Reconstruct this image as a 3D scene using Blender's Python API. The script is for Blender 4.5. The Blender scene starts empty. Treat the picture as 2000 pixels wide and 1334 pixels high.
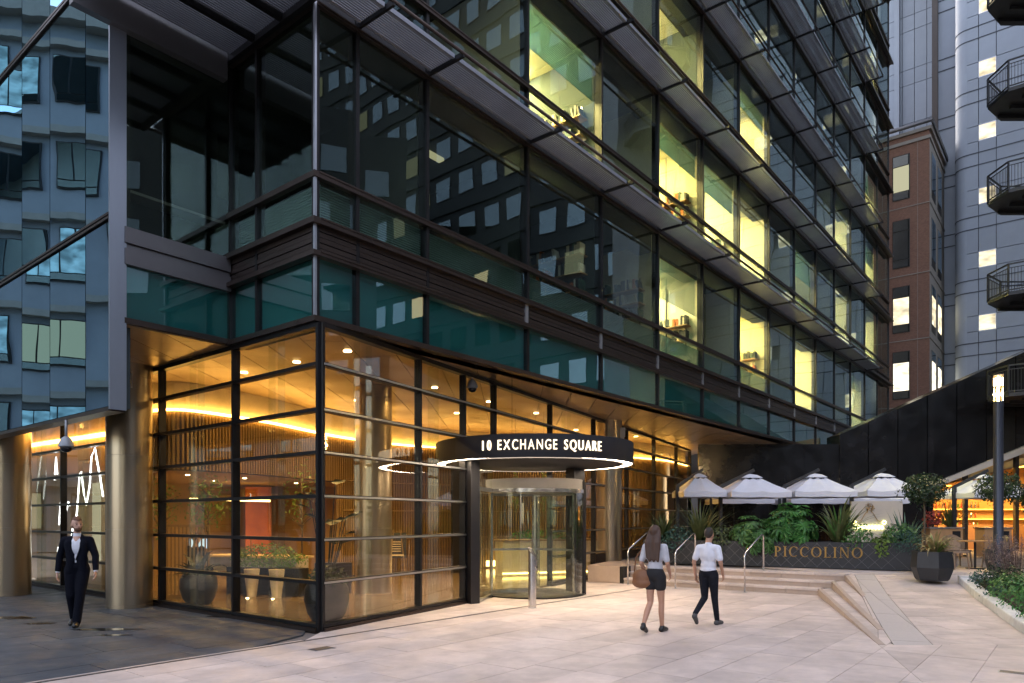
import bpy, bmesh, math, random
from mathutils import Vector, Matrix
R = math.radians
PI = math.pi
rnd = random.Random(7)
scene = bpy.context.scene
COL = scene.collection

# ------------------------------------------------------------------ camera, sky, sun, exposure
FPX = 1392.0
CAMH = 1.75
cd = bpy.data.cameras.new('camera'); cam = bpy.data.objects.new('camera', cd); COL.objects.link(cam)
cam.location = (0, 0, CAMH); cam.rotation_euler = (R(90), 0, 0)
cd.sensor_width = 36; cd.lens = FPX / 2000 * 36; cd.shift_y = 347 / 2000
cd.clip_end = 2000; cd.clip_start = .05
scene.camera = cam
world = bpy.data.worlds.new('World'); scene.world = world; world.use_nodes = True
wn = world.node_tree.nodes; wl = world.node_tree.links
sky = wn.new('ShaderNodeTexSky'); sky.sky_type = 'NISHITA'; sky.sun_disc = False
SUN_EL, SUN_AZ = R(28), R(350)
sky.sun_elevation = SUN_EL; sky.sun_rotation = SUN_AZ; sky.air_density = 1.0; sky.dust_density = 2.0; sky.ozone_density = 1.2
wn['Background'].inputs[1].default_value = .15
veil = wn.new('ShaderNodeMix'); veil.data_type = 'RGBA'      # thin even cloud over the dusk sky
veil.inputs[0].default_value = .5; veil.inputs[7].default_value = (2.45, 2.1, 2.0, 1)
wl.new(sky.outputs[0], veil.inputs[6]); wl.new(veil.outputs[2], wn['Background'].inputs[0])
sd = bpy.data.lights.new('sun', 'SUN'); sd.energy = .5; sd.angle = R(40); sd.color = (1, .9, .82)
so = bpy.data.objects.new('sun', sd); COL.objects.link(so)
# the sun stands at azimuth SUN_AZ (clockwise from +Y), SUN_EL above the horizon
sdir = Vector((math.sin(SUN_AZ) * math.cos(SUN_EL), math.cos(SUN_AZ) * math.cos(SUN_EL), math.sin(SUN_EL)))
so.rotation_euler = (-sdir).to_track_quat('-Z', 'Y').to_euler()
vs = scene.view_settings
vs.view_transform = 'Standard'; vs.look = 'None'; vs.gamma = 1; vs.use_curve_mapping = False
vs.exposure = 2.6
cy = scene.cycles
cy.use_denoising = True
cy.max_bounces = 9; cy.diffuse_bounces = 3; cy.glossy_bounces = 4; cy.transmission_bounces = 4
cy.transparent_max_bounces = 24; cy.sample_clamp_indirect = 6; cy.caustics_reflective = False; cy.caustics_refractive = False
cy.blur_glossy = .6

# ------------------------------------------------------------------ frames
AU = math.atan2(.779, .627)                 # direction of the long facade
U = Vector((math.cos(AU), math.sin(AU))); N = Vector((U.y, -U.x))     # along / outward
C0 = Vector((-3.06, 11.12))                 # corner of the office building
def BW(s, w):                               # building frame (along, outward) -> world xy
    p = C0 + U * s + N * w
    return p
def to_sw(x, y):
    d = Vector((x, y)) - C0
    return d.dot(U), d.dot(N)

# ------------------------------------------------------------------ materials
MATS = {}
def newmat(name):
    m = bpy.data.materials.new(name); m.use_nodes = True
    nt = m.node_tree
    for n in list(nt.nodes): nt.nodes.remove(n)
    out = nt.nodes.new('ShaderNodeOutputMaterial')
    MATS[name] = m
    return m, nt, out
def pm(name, col, rough=.5, metal=0., var=.12, scale=3., bump=0., bscale=40., rand=0., rvar=.0, spec=.5, stretch=None, coat=0., stain=0., stainscale=.8, spots=0):
    m, nt, out = newmat(name)
    N_ = nt.nodes; L = nt.links
    b = N_.new('ShaderNodeBsdfPrincipled'); L.new(b.outputs[0], out.inputs[0])
    b.inputs['Roughness'].default_value = rough; b.inputs['Metallic'].default_value = metal
    b.inputs['Specular IOR Level'].default_value = spec
    if coat: b.inputs['Coat Weight'].default_value = coat; b.inputs['Coat Roughness'].default_value = .08
    tc = N_.new('ShaderNodeTexCoord'); src = tc.outputs['Object']
    if stretch:
        mp = N_.new('ShaderNodeMapping'); mp.inputs['Scale'].default_value = stretch
        L.new(src, mp.inputs[0]); src = mp.outputs[0]
    no = N_.new('ShaderNodeTexNoise'); no.inputs['Scale'].default_value = scale; no.inputs['Detail'].default_value = 6; no.inputs['Roughness'].default_value = .65
    L.new(src, no.inputs['Vector'])
    mr = N_.new('ShaderNodeMapRange'); mr.inputs[1].default_value = .3; mr.inputs[2].default_value = .7
    mr.inputs[3].default_value = 1 - var; mr.inputs[4].default_value = 1 + var
    L.new(no.outputs[0], mr.inputs[0])
    fac = mr.outputs[0]
    if rand:
        oi = N_.new('ShaderNodeObjectInfo')
        m2 = N_.new('ShaderNodeMapRange'); m2.inputs[3].default_value = 1 - rand; m2.inputs[4].default_value = 1 + rand
        L.new(oi.outputs['Random'], m2.inputs[0])
        mu = N_.new('ShaderNodeMath'); mu.operation = 'MULTIPLY'; L.new(fac, mu.inputs[0]); L.new(m2.outputs[0], mu.inputs[1]); fac = mu.outputs[0]
    if stain:
        n3 = N_.new('ShaderNodeTexNoise'); n3.inputs['Scale'].default_value = stainscale; n3.inputs['Detail'].default_value = 9; n3.inputs['Roughness'].default_value = .7
        L.new(tc.outputs['Object'], n3.inputs['Vector'])
        m3 = N_.new('ShaderNodeMapRange'); m3.inputs[1].default_value = .42; m3.inputs[2].default_value = .62; m3.inputs[3].default_value = 1 - stain; m3.inputs[4].default_value = 1.04
        L.new(n3.outputs[0], m3.inputs[0])
        mu = N_.new('ShaderNodeMath'); mu.operation = 'MULTIPLY'; L.new(fac, mu.inputs[0]); L.new(m3.outputs[0], mu.inputs[1]); fac = mu.outputs[0]
    if spots:                                 # trodden gum and drips
        vo = N_.new('ShaderNodeTexVoronoi'); vo.inputs['Scale'].default_value = 2.6; L.new(tc.outputs['Object'], vo.inputs['Vector'])
        ms = N_.new('ShaderNodeMapRange'); ms.inputs[1].default_value = .035; ms.inputs[2].default_value = .06; ms.inputs[3].default_value = .72; ms.inputs[4].default_value = 1.0
        L.new(vo.outputs['Distance'], ms.inputs[0])
        mu = N_.new('ShaderNodeMath'); mu.operation = 'MULTIPLY'; L.new(fac, mu.inputs[0]); L.new(ms.outputs[0], mu.inputs[1]); fac = mu.outputs[0]
    vm = N_.new('ShaderNodeVectorMath'); vm.operation = 'SCALE'; vm.inputs[0].default_value = col
    L.new(fac, vm.inputs['Scale']); L.new(vm.outputs[0], b.inputs['Base Color'])
    if rvar:
        n2 = N_.new('ShaderNodeTexNoise'); n2.inputs['Scale'].default_value = scale * 1.7; n2.inputs['Detail'].default_value = 4
        L.new(src, n2.inputs['Vector'])
        mr2 = N_.new('ShaderNodeMapRange'); mr2.inputs[1].default_value = .35; mr2.inputs[2].default_value = .65
        mr2.inputs[3].default_value = max(.02, rough - rvar); mr2.inputs[4].default_value = min(1, rough + rvar)
        L.new(n2.outputs[0], mr2.inputs[0]); L.new(mr2.outputs[0], b.inputs['Roughness'])
    if bump:
        n4 = N_.new('ShaderNodeTexNoise'); n4.inputs['Scale'].default_value = bscale; n4.inputs['Detail'].default_value = 5
        L.new(src, n4.inputs['Vector'])
        bp = N_.new('ShaderNodeBump'); bp.inputs['Strength'].default_value = bump; bp.inputs['Distance'].default_value = .01
        L.new(n4.outputs[0], bp.inputs['Height']); L.new(bp.outputs[0], b.inputs['Normal'])
    return m
def emis(name, col, st, tex=False):
    m, nt, out = newmat(name)
    e = nt.nodes.new('ShaderNodeEmission'); e.inputs[0].default_value = (*col, 1); e.inputs[1].default_value = st
    nt.links.new(e.outputs[0], out.inputs[0])
    return m
def glass(name, tint, base, power=4., refl=(1, 1, 1), wave=0., wscale=.7, rough=0., tilt=.02):
    m, nt, out = newmat(name); N_ = nt.nodes; L = nt.links
    tr = N_.new('ShaderNodeBsdfTransparent'); tr.inputs[0].default_value = (*tint, 1)
    gl = N_.new('ShaderNodeBsdfGlossy'); gl.inputs[0].default_value = (*refl, 1); gl.inputs['Roughness'].default_value = rough
    lw = N_.new('ShaderNodeLayerWeight'); lw.inputs[0].default_value = .5
    po = N_.new('ShaderNodeMath'); po.operation = 'POWER'; po.inputs[1].default_value = power; L.new(lw.outputs['Facing'], po.inputs[0])
    mr = N_.new('ShaderNodeMapRange'); mr.inputs[3].default_value = base; mr.inputs[4].default_value = 1.0; L.new(po.outputs[0], mr.inputs[0])
    mx = N_.new('ShaderNodeMixShader'); L.new(mr.outputs[0], mx.inputs[0]); L.new(tr.outputs[0], mx.inputs[1]); L.new(gl.outputs[0], mx.inputs[2])
    L.new(mx.outputs[0], out.inputs[0])
    if wave:
        tc = N_.new('ShaderNodeTexCoord'); oi = N_.new('ShaderNodeObjectInfo')
        ad = N_.new('ShaderNodeVectorMath'); ad.operation = 'ADD'; sc = N_.new('ShaderNodeVectorMath'); sc.operation = 'SCALE'
        sc.inputs[0].default_value = (37, 91, 53); L.new(oi.outputs['Random'], sc.inputs['Scale'])
        L.new(tc.outputs['Object'], ad.inputs[0]); L.new(sc.outputs[0], ad.inputs[1])
        no = N_.new('ShaderNodeTexNoise'); no.inputs['Scale'].default_value = wscale; no.inputs['Detail'].default_value = 1
        L.new(ad.outputs[0], no.inputs['Vector'])
        bp = N_.new('ShaderNodeBump'); bp.inputs['Strength'].default_value = 1; bp.inputs['Distance'].default_value = wave
        L.new(no.outputs[0], bp.inputs['Height'])
        wn_ = N_.new('ShaderNodeTexWhiteNoise'); wn_.noise_dimensions = '1D'; L.new(oi.outputs['Random'], wn_.inputs['W'])
        sb = N_.new('ShaderNodeVectorMath'); sb.operation = 'SUBTRACT'; sb.inputs[1].default_value = (.5, .5, .5); L.new(wn_.outputs['Color'], sb.inputs[0])
        s2 = N_.new('ShaderNodeVectorMath'); s2.operation = 'SCALE'; s2.inputs['Scale'].default_value = tilt; L.new(sb.outputs[0], s2.inputs[0])
        a2 = N_.new('ShaderNodeVectorMath'); a2.operation = 'ADD'; L.new(bp.outputs[0], a2.inputs[0]); L.new(s2.outputs[0], a2.inputs[1])
        nz = N_.new('ShaderNodeVectorMath'); nz.operation = 'NORMALIZE'; L.new(a2.outputs[0], nz.inputs[0]); L.new(nz.outputs[0], gl.inputs['Normal'])
    return m
def brickmat(name):
    m, nt, out = newmat(name); N_ = nt.nodes; L = nt.links
    b = N_.new('ShaderNodeBsdfPrincipled'); L.new(b.outputs[0], out.inputs[0]); b.inputs['Roughness'].default_value = .85
    tc = N_.new('ShaderNodeTexCoord'); mp = N_.new('ShaderNodeMapping'); mp.inputs['Rotation'].default_value = (R(90), 0, 0)
    L.new(tc.outputs['Object'], mp.inputs[0])
    br = N_.new('ShaderNodeTexBrick'); br.inputs['Scale'].default_value = 4.5; br.inputs['Color1'].default_value = (.21, .105, .068, 1); br.inputs['Color2'].default_value = (.15, .072, .047, 1)
    br.inputs['Mortar'].default_value = (.2, .15, .12, 1); br.inputs['Mortar Size'].default_value = .015
    L.new(mp.outputs[0], br.inputs['Vector']); L.new(br.outputs[0], b.inputs['Base Color'])
    return m

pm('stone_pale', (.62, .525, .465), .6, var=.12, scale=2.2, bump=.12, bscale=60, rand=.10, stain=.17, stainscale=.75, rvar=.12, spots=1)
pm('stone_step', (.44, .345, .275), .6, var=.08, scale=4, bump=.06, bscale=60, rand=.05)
pm('stone_strip', (.50, .45, .41), .7, var=.06, scale=30, bump=.12, bscale=90, rand=.03)
pm('granite_dark', (.048, .062, .078), .55, var=.15, scale=1.4, bump=.10, bscale=45, rand=.14, rvar=.14, stain=.18, stainscale=.9)
pm('joint', (.16, .14, .125), .9, var=.2)
pm('ground_far', (.2, .19, .18), .9, var=.15, scale=.4)
pm('drain', (.012, .012, .013), .5, metal=.3)
pm('frame_dark', (.018, .017, .018), .38, metal=.6, var=.2, scale=2)
pm('frame_bronze', (.070, .052, .044), .36, metal=.85, var=.18, scale=1.5, stretch=(1, 1, 3))
pm('steel_trim', (.45, .46, .50), .33, metal=.9, var=.12, scale=2)
pm('wing_metal', (.30, .33, .38), .36, metal=.75, var=.1, scale=.8, stretch=(1, 1, .3))
pm('fascia_dark', (.018, .017, .018), .42, metal=.5, var=.2)
pm('fascia_light', (.26,.24,.225), .5, var=.08)
pm('fascia_grey', (.14, .135, .14), .42, metal=.6, var=.12, scale=1)
pm('louvre_metal', (.27, .285, .325), .45, metal=.55, var=.12, scale=1)
pm('column_steel', (.40, .325, .23), .29, metal=.92, var=.05, scale=.8, stretch=(1, 1, .25))
pm('soffit_metal', (.40, .29, .17), .38, metal=.6, var=.08, scale=.6, rvar=.06)
pm('teal_panel', (.035, .13, .135), .5, var=.18, scale=.4)
pm('dark_wall', (.03, .036, .042), .8, var=.25, scale=.5)
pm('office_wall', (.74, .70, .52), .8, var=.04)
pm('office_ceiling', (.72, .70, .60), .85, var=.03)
pm('office_dim', (.035, .05, .055), .85, var=.2, scale=.5)  # dark copy for unlit rooms, their darkness is put into the colour
pm('blind', (.16, .30, .34), .6, var=.1)
pm('lobby_floor', (.17, .125, .08), .14, var=.12, scale=.7, rvar=.05)
pm('timber', (.25, .155, .058), .5, var=.18, scale=3, stretch=(1, 1, .15))
pm('timber_dark', (.075, .045, .022), .6, var=.2)
pm('plaster_warm', (.40, .25, .11), .8, var=.06, scale=.6)
pm('plaster_pale', (.50, .46, .40), .8, var=.06)
pm('orange_panel', (.55, .15, .03), .7)
pm('bowl_black', (.014, .014, .015), .45, var=.2)
pm('counter_top', (.72, .52, .22), .35, var=.06)
pm('cream', (.68, .58, .40), .6)
pm('canopy_black', (.016, .016, .019), .6, metal=0, var=.15, spec=.22)
pm('jamb_black', (.024, .024, .028), .36, metal=.5, var=.12)
pm('stainless', (.62, .60, .58), .22, metal=1, var=.06, scale=6, rvar=.05)
pm('stainless_dull', (.5, .5, .5), .34, metal=1, var=.08)
pm('tower_panel', (.27, .31, .37), .6, metal=0, var=.10, scale=.35, rand=.05)
pm('tower_joint', (.07, .08, .10), .8)
pm('brown_edge', (.05, .04, .035), .6)
brickmat('brick')
pm('stone_band', (.26, .24, .21), .8, var=.1)
pm('bronze_frame', (.03, .028, .026), .5, metal=.4)
pm('polished_black', (.014, .013, .013), .2, var=.3, scale=.8, rvar=.07, spec=.5, rand=.25, stain=.3)
pm('balcony_metal', (.03, .031, .033), .5, metal=.4, var=.2)
pm('canvas_white', (.74, .75, .80), .85, var=.05, scale=2, bump=.1, bscale=12)
pm('post_grey', (.05, .052, .055), .45, metal=.5)
pm('planter_black', (.022, .023, .026), .5, var=.2, scale=5)
pm('gold_letter', (.36, .22, .075), .34, metal=.95, var=.05)
pm('kerb_white', (.74, .72, .68), .65, var=.12, scale=6, bump=.12, bscale=30, stain=.2)
pm('soil', (.035, .025, .018), .95)
pm('wood_bar', (.42, .24, .11), .5, var=.15, scale=4, stretch=(1, 1, .2))
pm('wicker', (.28, .21, .16), .8, var=.2, scale=40, bump=.3, bscale=80)
pm('lamp_post', (.055, .06, .075), .38, metal=.6, var=.1)
pm('cctv_grey', (.30, .33, .36), .35, var=.05)
pm('cctv_dark', (.01, .01, .012), .1)
pm('stone_clad', (.24, .255, .28), .75, var=.12, scale=.4)
pm('concrete_dark', (.032,.038,.046), .8, var=.15, scale=.5)
pm('concrete_grey', (.24, .25, .27), .8, var=.12, scale=.5)
def leafmat(name, col, var=.35, scale=5, rough=.45, trans=.25):
    m, nt, out = newmat(name); N_ = nt.nodes; L = nt.links
    b = N_.new('ShaderNodeBsdfPrincipled'); b.inputs['Roughness'].default_value = rough
    tc = N_.new('ShaderNodeTexCoord'); no = N_.new('ShaderNodeTexNoise'); no.inputs['Scale'].default_value = scale; no.inputs['Detail'].default_value = 3
    L.new(tc.outputs['Object'], no.inputs['Vector'])
    mr = N_.new('ShaderNodeMapRange'); mr.inputs[1].default_value = .3; mr.inputs[2].default_value = .7; mr.inputs[3].default_value = 1 - var; mr.inputs[4].default_value = 1 + var
    L.new(no.outputs[0], mr.inputs[0])
    vm = N_.new('ShaderNodeVectorMath'); vm.operation = 'SCALE'; vm.inputs[0].default_value = col
    L.new(mr.outputs[0], vm.inputs['Scale']); L.new(vm.outputs[0], b.inputs['Base Color'])
    t = N_.new('ShaderNodeBsdfTranslucent'); L.new(vm.outputs[0], t.inputs[0])
    mx = N_.new('ShaderNodeMixShader'); mx.inputs[0].default_value = trans; L.new(b.outputs[0], mx.inputs[1]); L.new(t.outputs[0], mx.inputs[2])
    L.new(mx.outputs[0], out.inputs[0])
    return m
leafmat('leaf_green', (.06, .20, .045)); leafmat('leaf_mid', (.09, .21, .06)); leafmat('leaf_dark', (.018, .045, .014)); leafmat('leaf_blue', (.055, .13, .10))
leafmat('leaf_olive', (.10, .13, .05)); leafmat('leaf_straw', (.30, .25, .12)); leafmat('leaf_black', (.012, .022, .012)); leafmat('leaf_purple', (.16, .11, .10)); leafmat('leaf_lime', (.16, .26, .05)); leafmat('leaf_red', (.35, .05, .03))
pm('bark', (.12, .085, .055), .9, var=.25, scale=12)
glass('glass_vision', (.79, .81, .72), .06, 3.8, refl=(.80, .95, .97), wave=.006, wscale=.5, tilt=.035)
glass('glass_spandrel', (.7, .9, .88), .10, 4., wave=.004, wscale=.5)
glass('glass_wing', (.16, .24, .27), .55, 1.8, refl=(.36, .60, .78), wave=.006, wscale=.6, tilt=.05)
glass('glass_lobby', (.97, .95, .90), .045, 4.5, wave=.002, wscale=.5)
glass('glass_door', (.95, .97, .92), .05, 4.5)
glass('glass_shop', (.93, .95, .93), .10, 4)
glass('glass_dim', (.1, .13, .15), .22, 3, refl=(.75, .9, 1))
glass('glass_sky', (.25, .32, .36), .9, 2, refl=(.72, .93, 1))
glass('glass_window', (.25, .32, .36), .55, 2, refl=(.75, .9, 1))
emis('cove_light', (1, .56, .13), 4)
emis('ring_light', (1, .80, .58), 9)
emis('sign_light', (1, .80, .55), .45)
emis('down_light', (1, .72, .35), 5)
emis('room_light', (1, .83, .32), 17)
emis('room_light_soft', (.96, .90, .46), 9)
def litwin(name, col, st):                    # lit room behind a pane: lamp rows, blinds and furniture make it uneven
    m, nt, out = newmat(name); N_ = nt.nodes; L = nt.links
    e = N_.new('ShaderNodeEmission'); L.new(e.outputs[0], out.inputs[0]); e.inputs[0].default_value = (*col, 1)
    tc = N_.new('ShaderNodeTexCoord'); oi = N_.new('ShaderNodeObjectInfo')
    n1 = N_.new('ShaderNodeTexNoise'); n1.noise_dimensions = '4D'; n1.inputs['Scale'].default_value = 1.1; n1.inputs['Detail'].default_value = 2
    mw = N_.new('ShaderNodeMath'); mw.operation = 'MULTIPLY'; mw.inputs[1].default_value = 60; L.new(oi.outputs['Random'], mw.inputs[0]); L.new(mw.outputs[0], n1.inputs['W'])
    mp = N_.new('ShaderNodeMapping'); mp.inputs['Scale'].default_value = (1, 1, 2.2); L.new(tc.outputs['Object'], mp.inputs[0]); L.new(mp.outputs[0], n1.inputs['Vector'])
    mr = N_.new('ShaderNodeMapRange'); mr.inputs[1].default_value = .35; mr.inputs[2].default_value = .65; mr.inputs[3].default_value = .45*st; mr.inputs[4].default_value = 1.35*st
    L.new(n1.outputs[0], mr.inputs[0]); L.new(mr.outputs[0], e.inputs[1])
    return m
litwin('window_cyan_glow', (.45, .70, .80), .15)  # cool glow added to make the reflected panes bright cyan, some lit rooms
litwin('window_lit', (1, .86, .58), .24); litwin('window_bright', (1, .90, .68), .36)
emis('window_warm', (1, .75, .42), .35)
emis('window_pale', (.75, .72, .48), .12)
emis('neon_white', (.85, .94, 1), 1.6)
emis('neon_yellow', (.95, .95, .35), 1.5)
emis('lamp_glow', (1, .56, .20), 14)
emis('bar_glow', (1, .48, .06), 1.5)
emis('under_glow', (1, .66, .22), 2)
emis('screen', (.5, .65, .8), .3)

# ------------------------------------------------------------------ mesh helpers
class MB:
    def __init__(s): s.v = []; s.f = []
    def quad(s, a, b, c, d):
        i = len(s.v); s.v += [tuple(a), tuple(b), tuple(c), tuple(d)]; s.f.append((i, i+1, i+2, i+3)); return s
    def poly(s, pts):
        i = len(s.v); s.v += [tuple(p) for p in pts]; s.f.append(tuple(range(i, i+len(pts)))); return s
    def box(s, x0, x1, y0, y1, z0, z1):
        if x0 > x1: x0, x1 = x1, x0
        if y0 > y1: y0, y1 = y1, y0
        if z0 > z1: z0, z1 = z1, z0
        i = len(s.v)
        s.v += [(x0,y0,z0),(x1,y0,z0),(x1,y1,z0),(x0,y1,z0),(x0,y0,z1),(x1,y0,z1),(x1,y1,z1),(x0,y1,z1)]
        s.f += [tuple(i+k for k in q) for q in ((0,3,2,1),(4,5,6,7),(0,1,5,4),(1,2,6,5),(2,3,7,6),(3,0,4,7))]
        return s
    def prism(s, pts, z0, z1):              # pts counter-clockwise xy; z0/z1 number or function(x,y)
        n = len(pts); i = len(s.v)
        f0 = z0 if callable(z0) else (lambda x, y: z0); f1 = z1 if callable(z1) else (lambda x, y: z1)
        s.v += [(p[0], p[1], f0(p[0], p[1])) for p in pts] + [(p[0], p[1], f1(p[0], p[1])) for p in pts]
        s.f.append(tuple(i+k for k in reversed(range(n)))); s.f.append(tuple(i+n+k for k in range(n)))
        for k in range(n):
            j = (k+1) % n; s.f.append((i+k, i+j, i+n+j, i+n+k))
        return s
    def bar(s, a, b, w, h=None):            # square bar between two points
        a = Vector(a); b = Vector(b); h = h or w
        d = (b-a).normalized(); up = Vector((0,0,1)) if abs(d.z) < .95 else Vector((1,0,0))
        x = d.cross(up).normalized(); y = x.cross(d).normalized()
        i = len(s.v)
        for p in (a, b):
            for sx, sy in ((-1,-1),(1,-1),(1,1),(-1,1)): s.v.append(tuple(p + x*sx*w/2 + y*sy*h/2))
        s.f += [tuple(i+k for k in q) for q in ((0,1,2,3),(7,6,5,4),(0,4,5,1),(1,5,6,2),(2,6,7,3),(3,7,4,0))]
        return s
    def tube(s, path, r, seg=10, closed=False):
        path = [Vector(p) for p in path]; n = len(path); base = len(s.v)
        rr = r if isinstance(r, (list, tuple)) else [r]*n
        prev = None
        for k, p in enumerate(path):
            if closed: t = path[(k+1) % n] - path[k-1]
            else: t = path[min(k+1, n-1)] - path[max(k-1, 0)]
            t.normalize()
            if prev is None:
                up = Vector((0,0,1)) if abs(t.z) < .9 else Vector((1,0,0)); x = t.cross(up).normalized()
            else:
                x = (prev - t*prev.dot(t)).normalized()
            prev = x; y = t.cross(x)
            for q in range(seg):
                a = 2*PI*q/seg; s.v.append(tuple(p + x*math.cos(a)*rr[k] + y*math.sin(a)*rr[k]))
        for k in range(n if closed else n-1):
            k2 = (k+1) % n
            for q in range(seg):
                q2 = (q+1) % seg; s.f.append((base+k*seg+q, base+k*seg+q2, base+k2*seg+q2, base+k2*seg+q))
        if not closed:
            s.f.append(tuple(base+q for q in reversed(range(seg)))); s.f.append(tuple(base+(n-1)*seg+q for q in range(seg)))
        return s
    def lathe(s, prof, cx=0, cy=0, seg=32, cap=True, a0=0, a1=2*PI):
        base = len(s.v); full = abs(a1-a0-2*PI) < 1e-6; m = seg if full else seg+1
        for r, z in prof:
            for q in range(m):
                a = a0 + (a1-a0)*q/seg; s.v.append((cx+r*math.cos(a), cy+r*math.sin(a), z))
        for k in range(len(prof)-1):
            for q in range(seg):
                q2 = (q+1) % m; s.f.append((base+k*m+q, base+k*m+q2, base+(k+1)*m+q2, base+(k+1)*m+q))
        if cap and full:
            if prof[0][0] > 1e-4: s.f.append(tuple(base+q for q in reversed(range(m))))
            if prof[-1][0] > 1e-4: s.f.append(tuple(base+(len(prof)-1)*m+q for q in range(m)))
        return s
    def ellipsoid(s, c, r, seg=14, rings=9):
        base = len(s.v)
        s.v.append((c[0], c[1], c[2]-r[2]))
        for k in range(1, rings):
            t = -PI/2 + PI*k/rings
            for q in range(seg):
                a = 2*PI*q/seg; s.v.append((c[0]+r[0]*math.cos(t)*math.cos(a), c[1]+r[1]*math.cos(t)*math.sin(a), c[2]+r[2]*math.sin(t)))
        s.v.append((c[0], c[1], c[2]+r[2])); top = len(s.v)-1
        for q in range(seg):
            q2 = (q+1) % seg
            s.f.append((base, base+1+q2, base+1+q)); s.f.append((top, base+1+(rings-2)*seg+q, base+1+(rings-2)*seg+q2))
            for k in range(rings-2): s.f.append((base+1+k*seg+q, base+1+k*seg+q2, base+1+(k+1)*seg+q2, base+1+(k+1)*seg+q))
        return s
    def capsule(s, a, ra, b, rb, seg=12):
        a = Vector(a); b = Vector(b); d = (b-a)
        if d.length < 1e-5: d = Vector((0,0,1e-3))
        d.normalize(); P = []; rr = []
        for t in (-1, -.86, -.5): P.append(a + d*ra*t); rr.append(max(ra*math.sqrt(1-t*t), ra*.02))
        P.append(a); rr.append(ra); P.append(b); rr.append(rb)
        for t in (.5, .86, 1): P.append(b + d*rb*t); rr.append(max(rb*math.sqrt(1-t*t), rb*.02))
        return s.tube(P, rr, seg)
    def mesh(s, name, mat=None, smooth=False):
        me = bpy.data.meshes.new(name); me.from_pydata(s.v, [], s.f); me.update()
        if mat: me.materials.append(MATS[mat])
        if smooth:
            me.polygons.foreach_set('use_smooth', [True]*len(me.polygons))
        return me
    def build(s, name, mat, parent=None, smooth=False, fixn=False):
        me = s.mesh(name, mat, smooth)
        if fixn:
            bm = bmesh.new(); bm.from_mesh(me); bmesh.ops.recalc_face_normals(bm, faces=bm.faces); bm.to_mesh(me); bm.free()
        o = bpy.data.objects.new(name, me); COL.objects.link(o)
        if parent: o.parent = parent
        return o
def smooth_angle(o, ang=40):
    me = o.data
    me.polygons.foreach_set('use_smooth', [True]*len(me.polygons))
    try: me.set_sharp_from_angle(angle=R(ang))
    except Exception: pass
    return o
def tag(o, label=None, cat=None, group=None, kind=None):
    if label: o['label'] = label
    if cat: o['category'] = cat
    if group: o['group'] = group
    if kind: o['kind'] = kind
    return o
def thing(name, label, cat, loc=(0,0,0), rz=0, group=None):
    o = bpy.data.objects.new(name, None); COL.objects.link(o); o.location = loc; o.rotation_euler = (0,0,rz)
    o.empty_display_size = .1
    return tag(o, label, cat, group)
def inst(name, me, parent, loc=(0,0,0), rz=0, mat=None):
    o = bpy.data.objects.new(name, me); COL.objects.link(o); o.parent = parent; o.location = loc; o.rotation_euler = (0,0,rz)
    return o
def copy_tree(o, parent=None):
    c = o.copy(); COL.objects.link(c); c.parent = parent
    for ch in [q for q in bpy.data.objects if q.parent == o]: copy_tree(ch, c)
    return c
def struct(o): return tag(o, kind='structure')
def baked(o):
    dg = bpy.context.evaluated_depsgraph_get(); dg.update()
    me = bpy.data.meshes.new_from_object(o.evaluated_get(dg))
    return me
def clip(poly, a, b, c):                    # keep a*x+b*y<=c
    out = []
    for k in range(len(poly)):
        p, q = poly[k-1], poly[k]
        dp = a*p[0]+b*p[1]-c; dq = a*q[0]+b*q[1]-c
        if (dp <= 0) != (dq <= 0):
            t = dp/(dp-dq); out.append((p[0]+(q[0]-p[0])*t, p[1]+(q[1]-p[1])*t))
        if dq <= 0: out.append(q)
    return out
def left_of(poly, A, B):                    # keep the part left of A->B
    a = (B[1]-A[1]); b = -(B[0]-A[0]); return clip(poly, a, b, a*A[0]+b*A[1])
def area(p): return .5*sum(p[k-1][0]*p[k][1]-p[k][0]*p[k-1][1] for k in range(len(p)))
def shrink(poly, d):
    n = len(poly); P = [Vector(p) for p in poly]; out = poly
    for k in range(n):
        a, b = P[k], P[(k+1) % n]
        if (b-a).length < 1e-4: continue
        t = (b-a).normalized(); nn = Vector((-t.y, t.x))*d
        out = left_of(out, a+nn, b+nn)
        if len(out) < 3: return []
    return out

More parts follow.
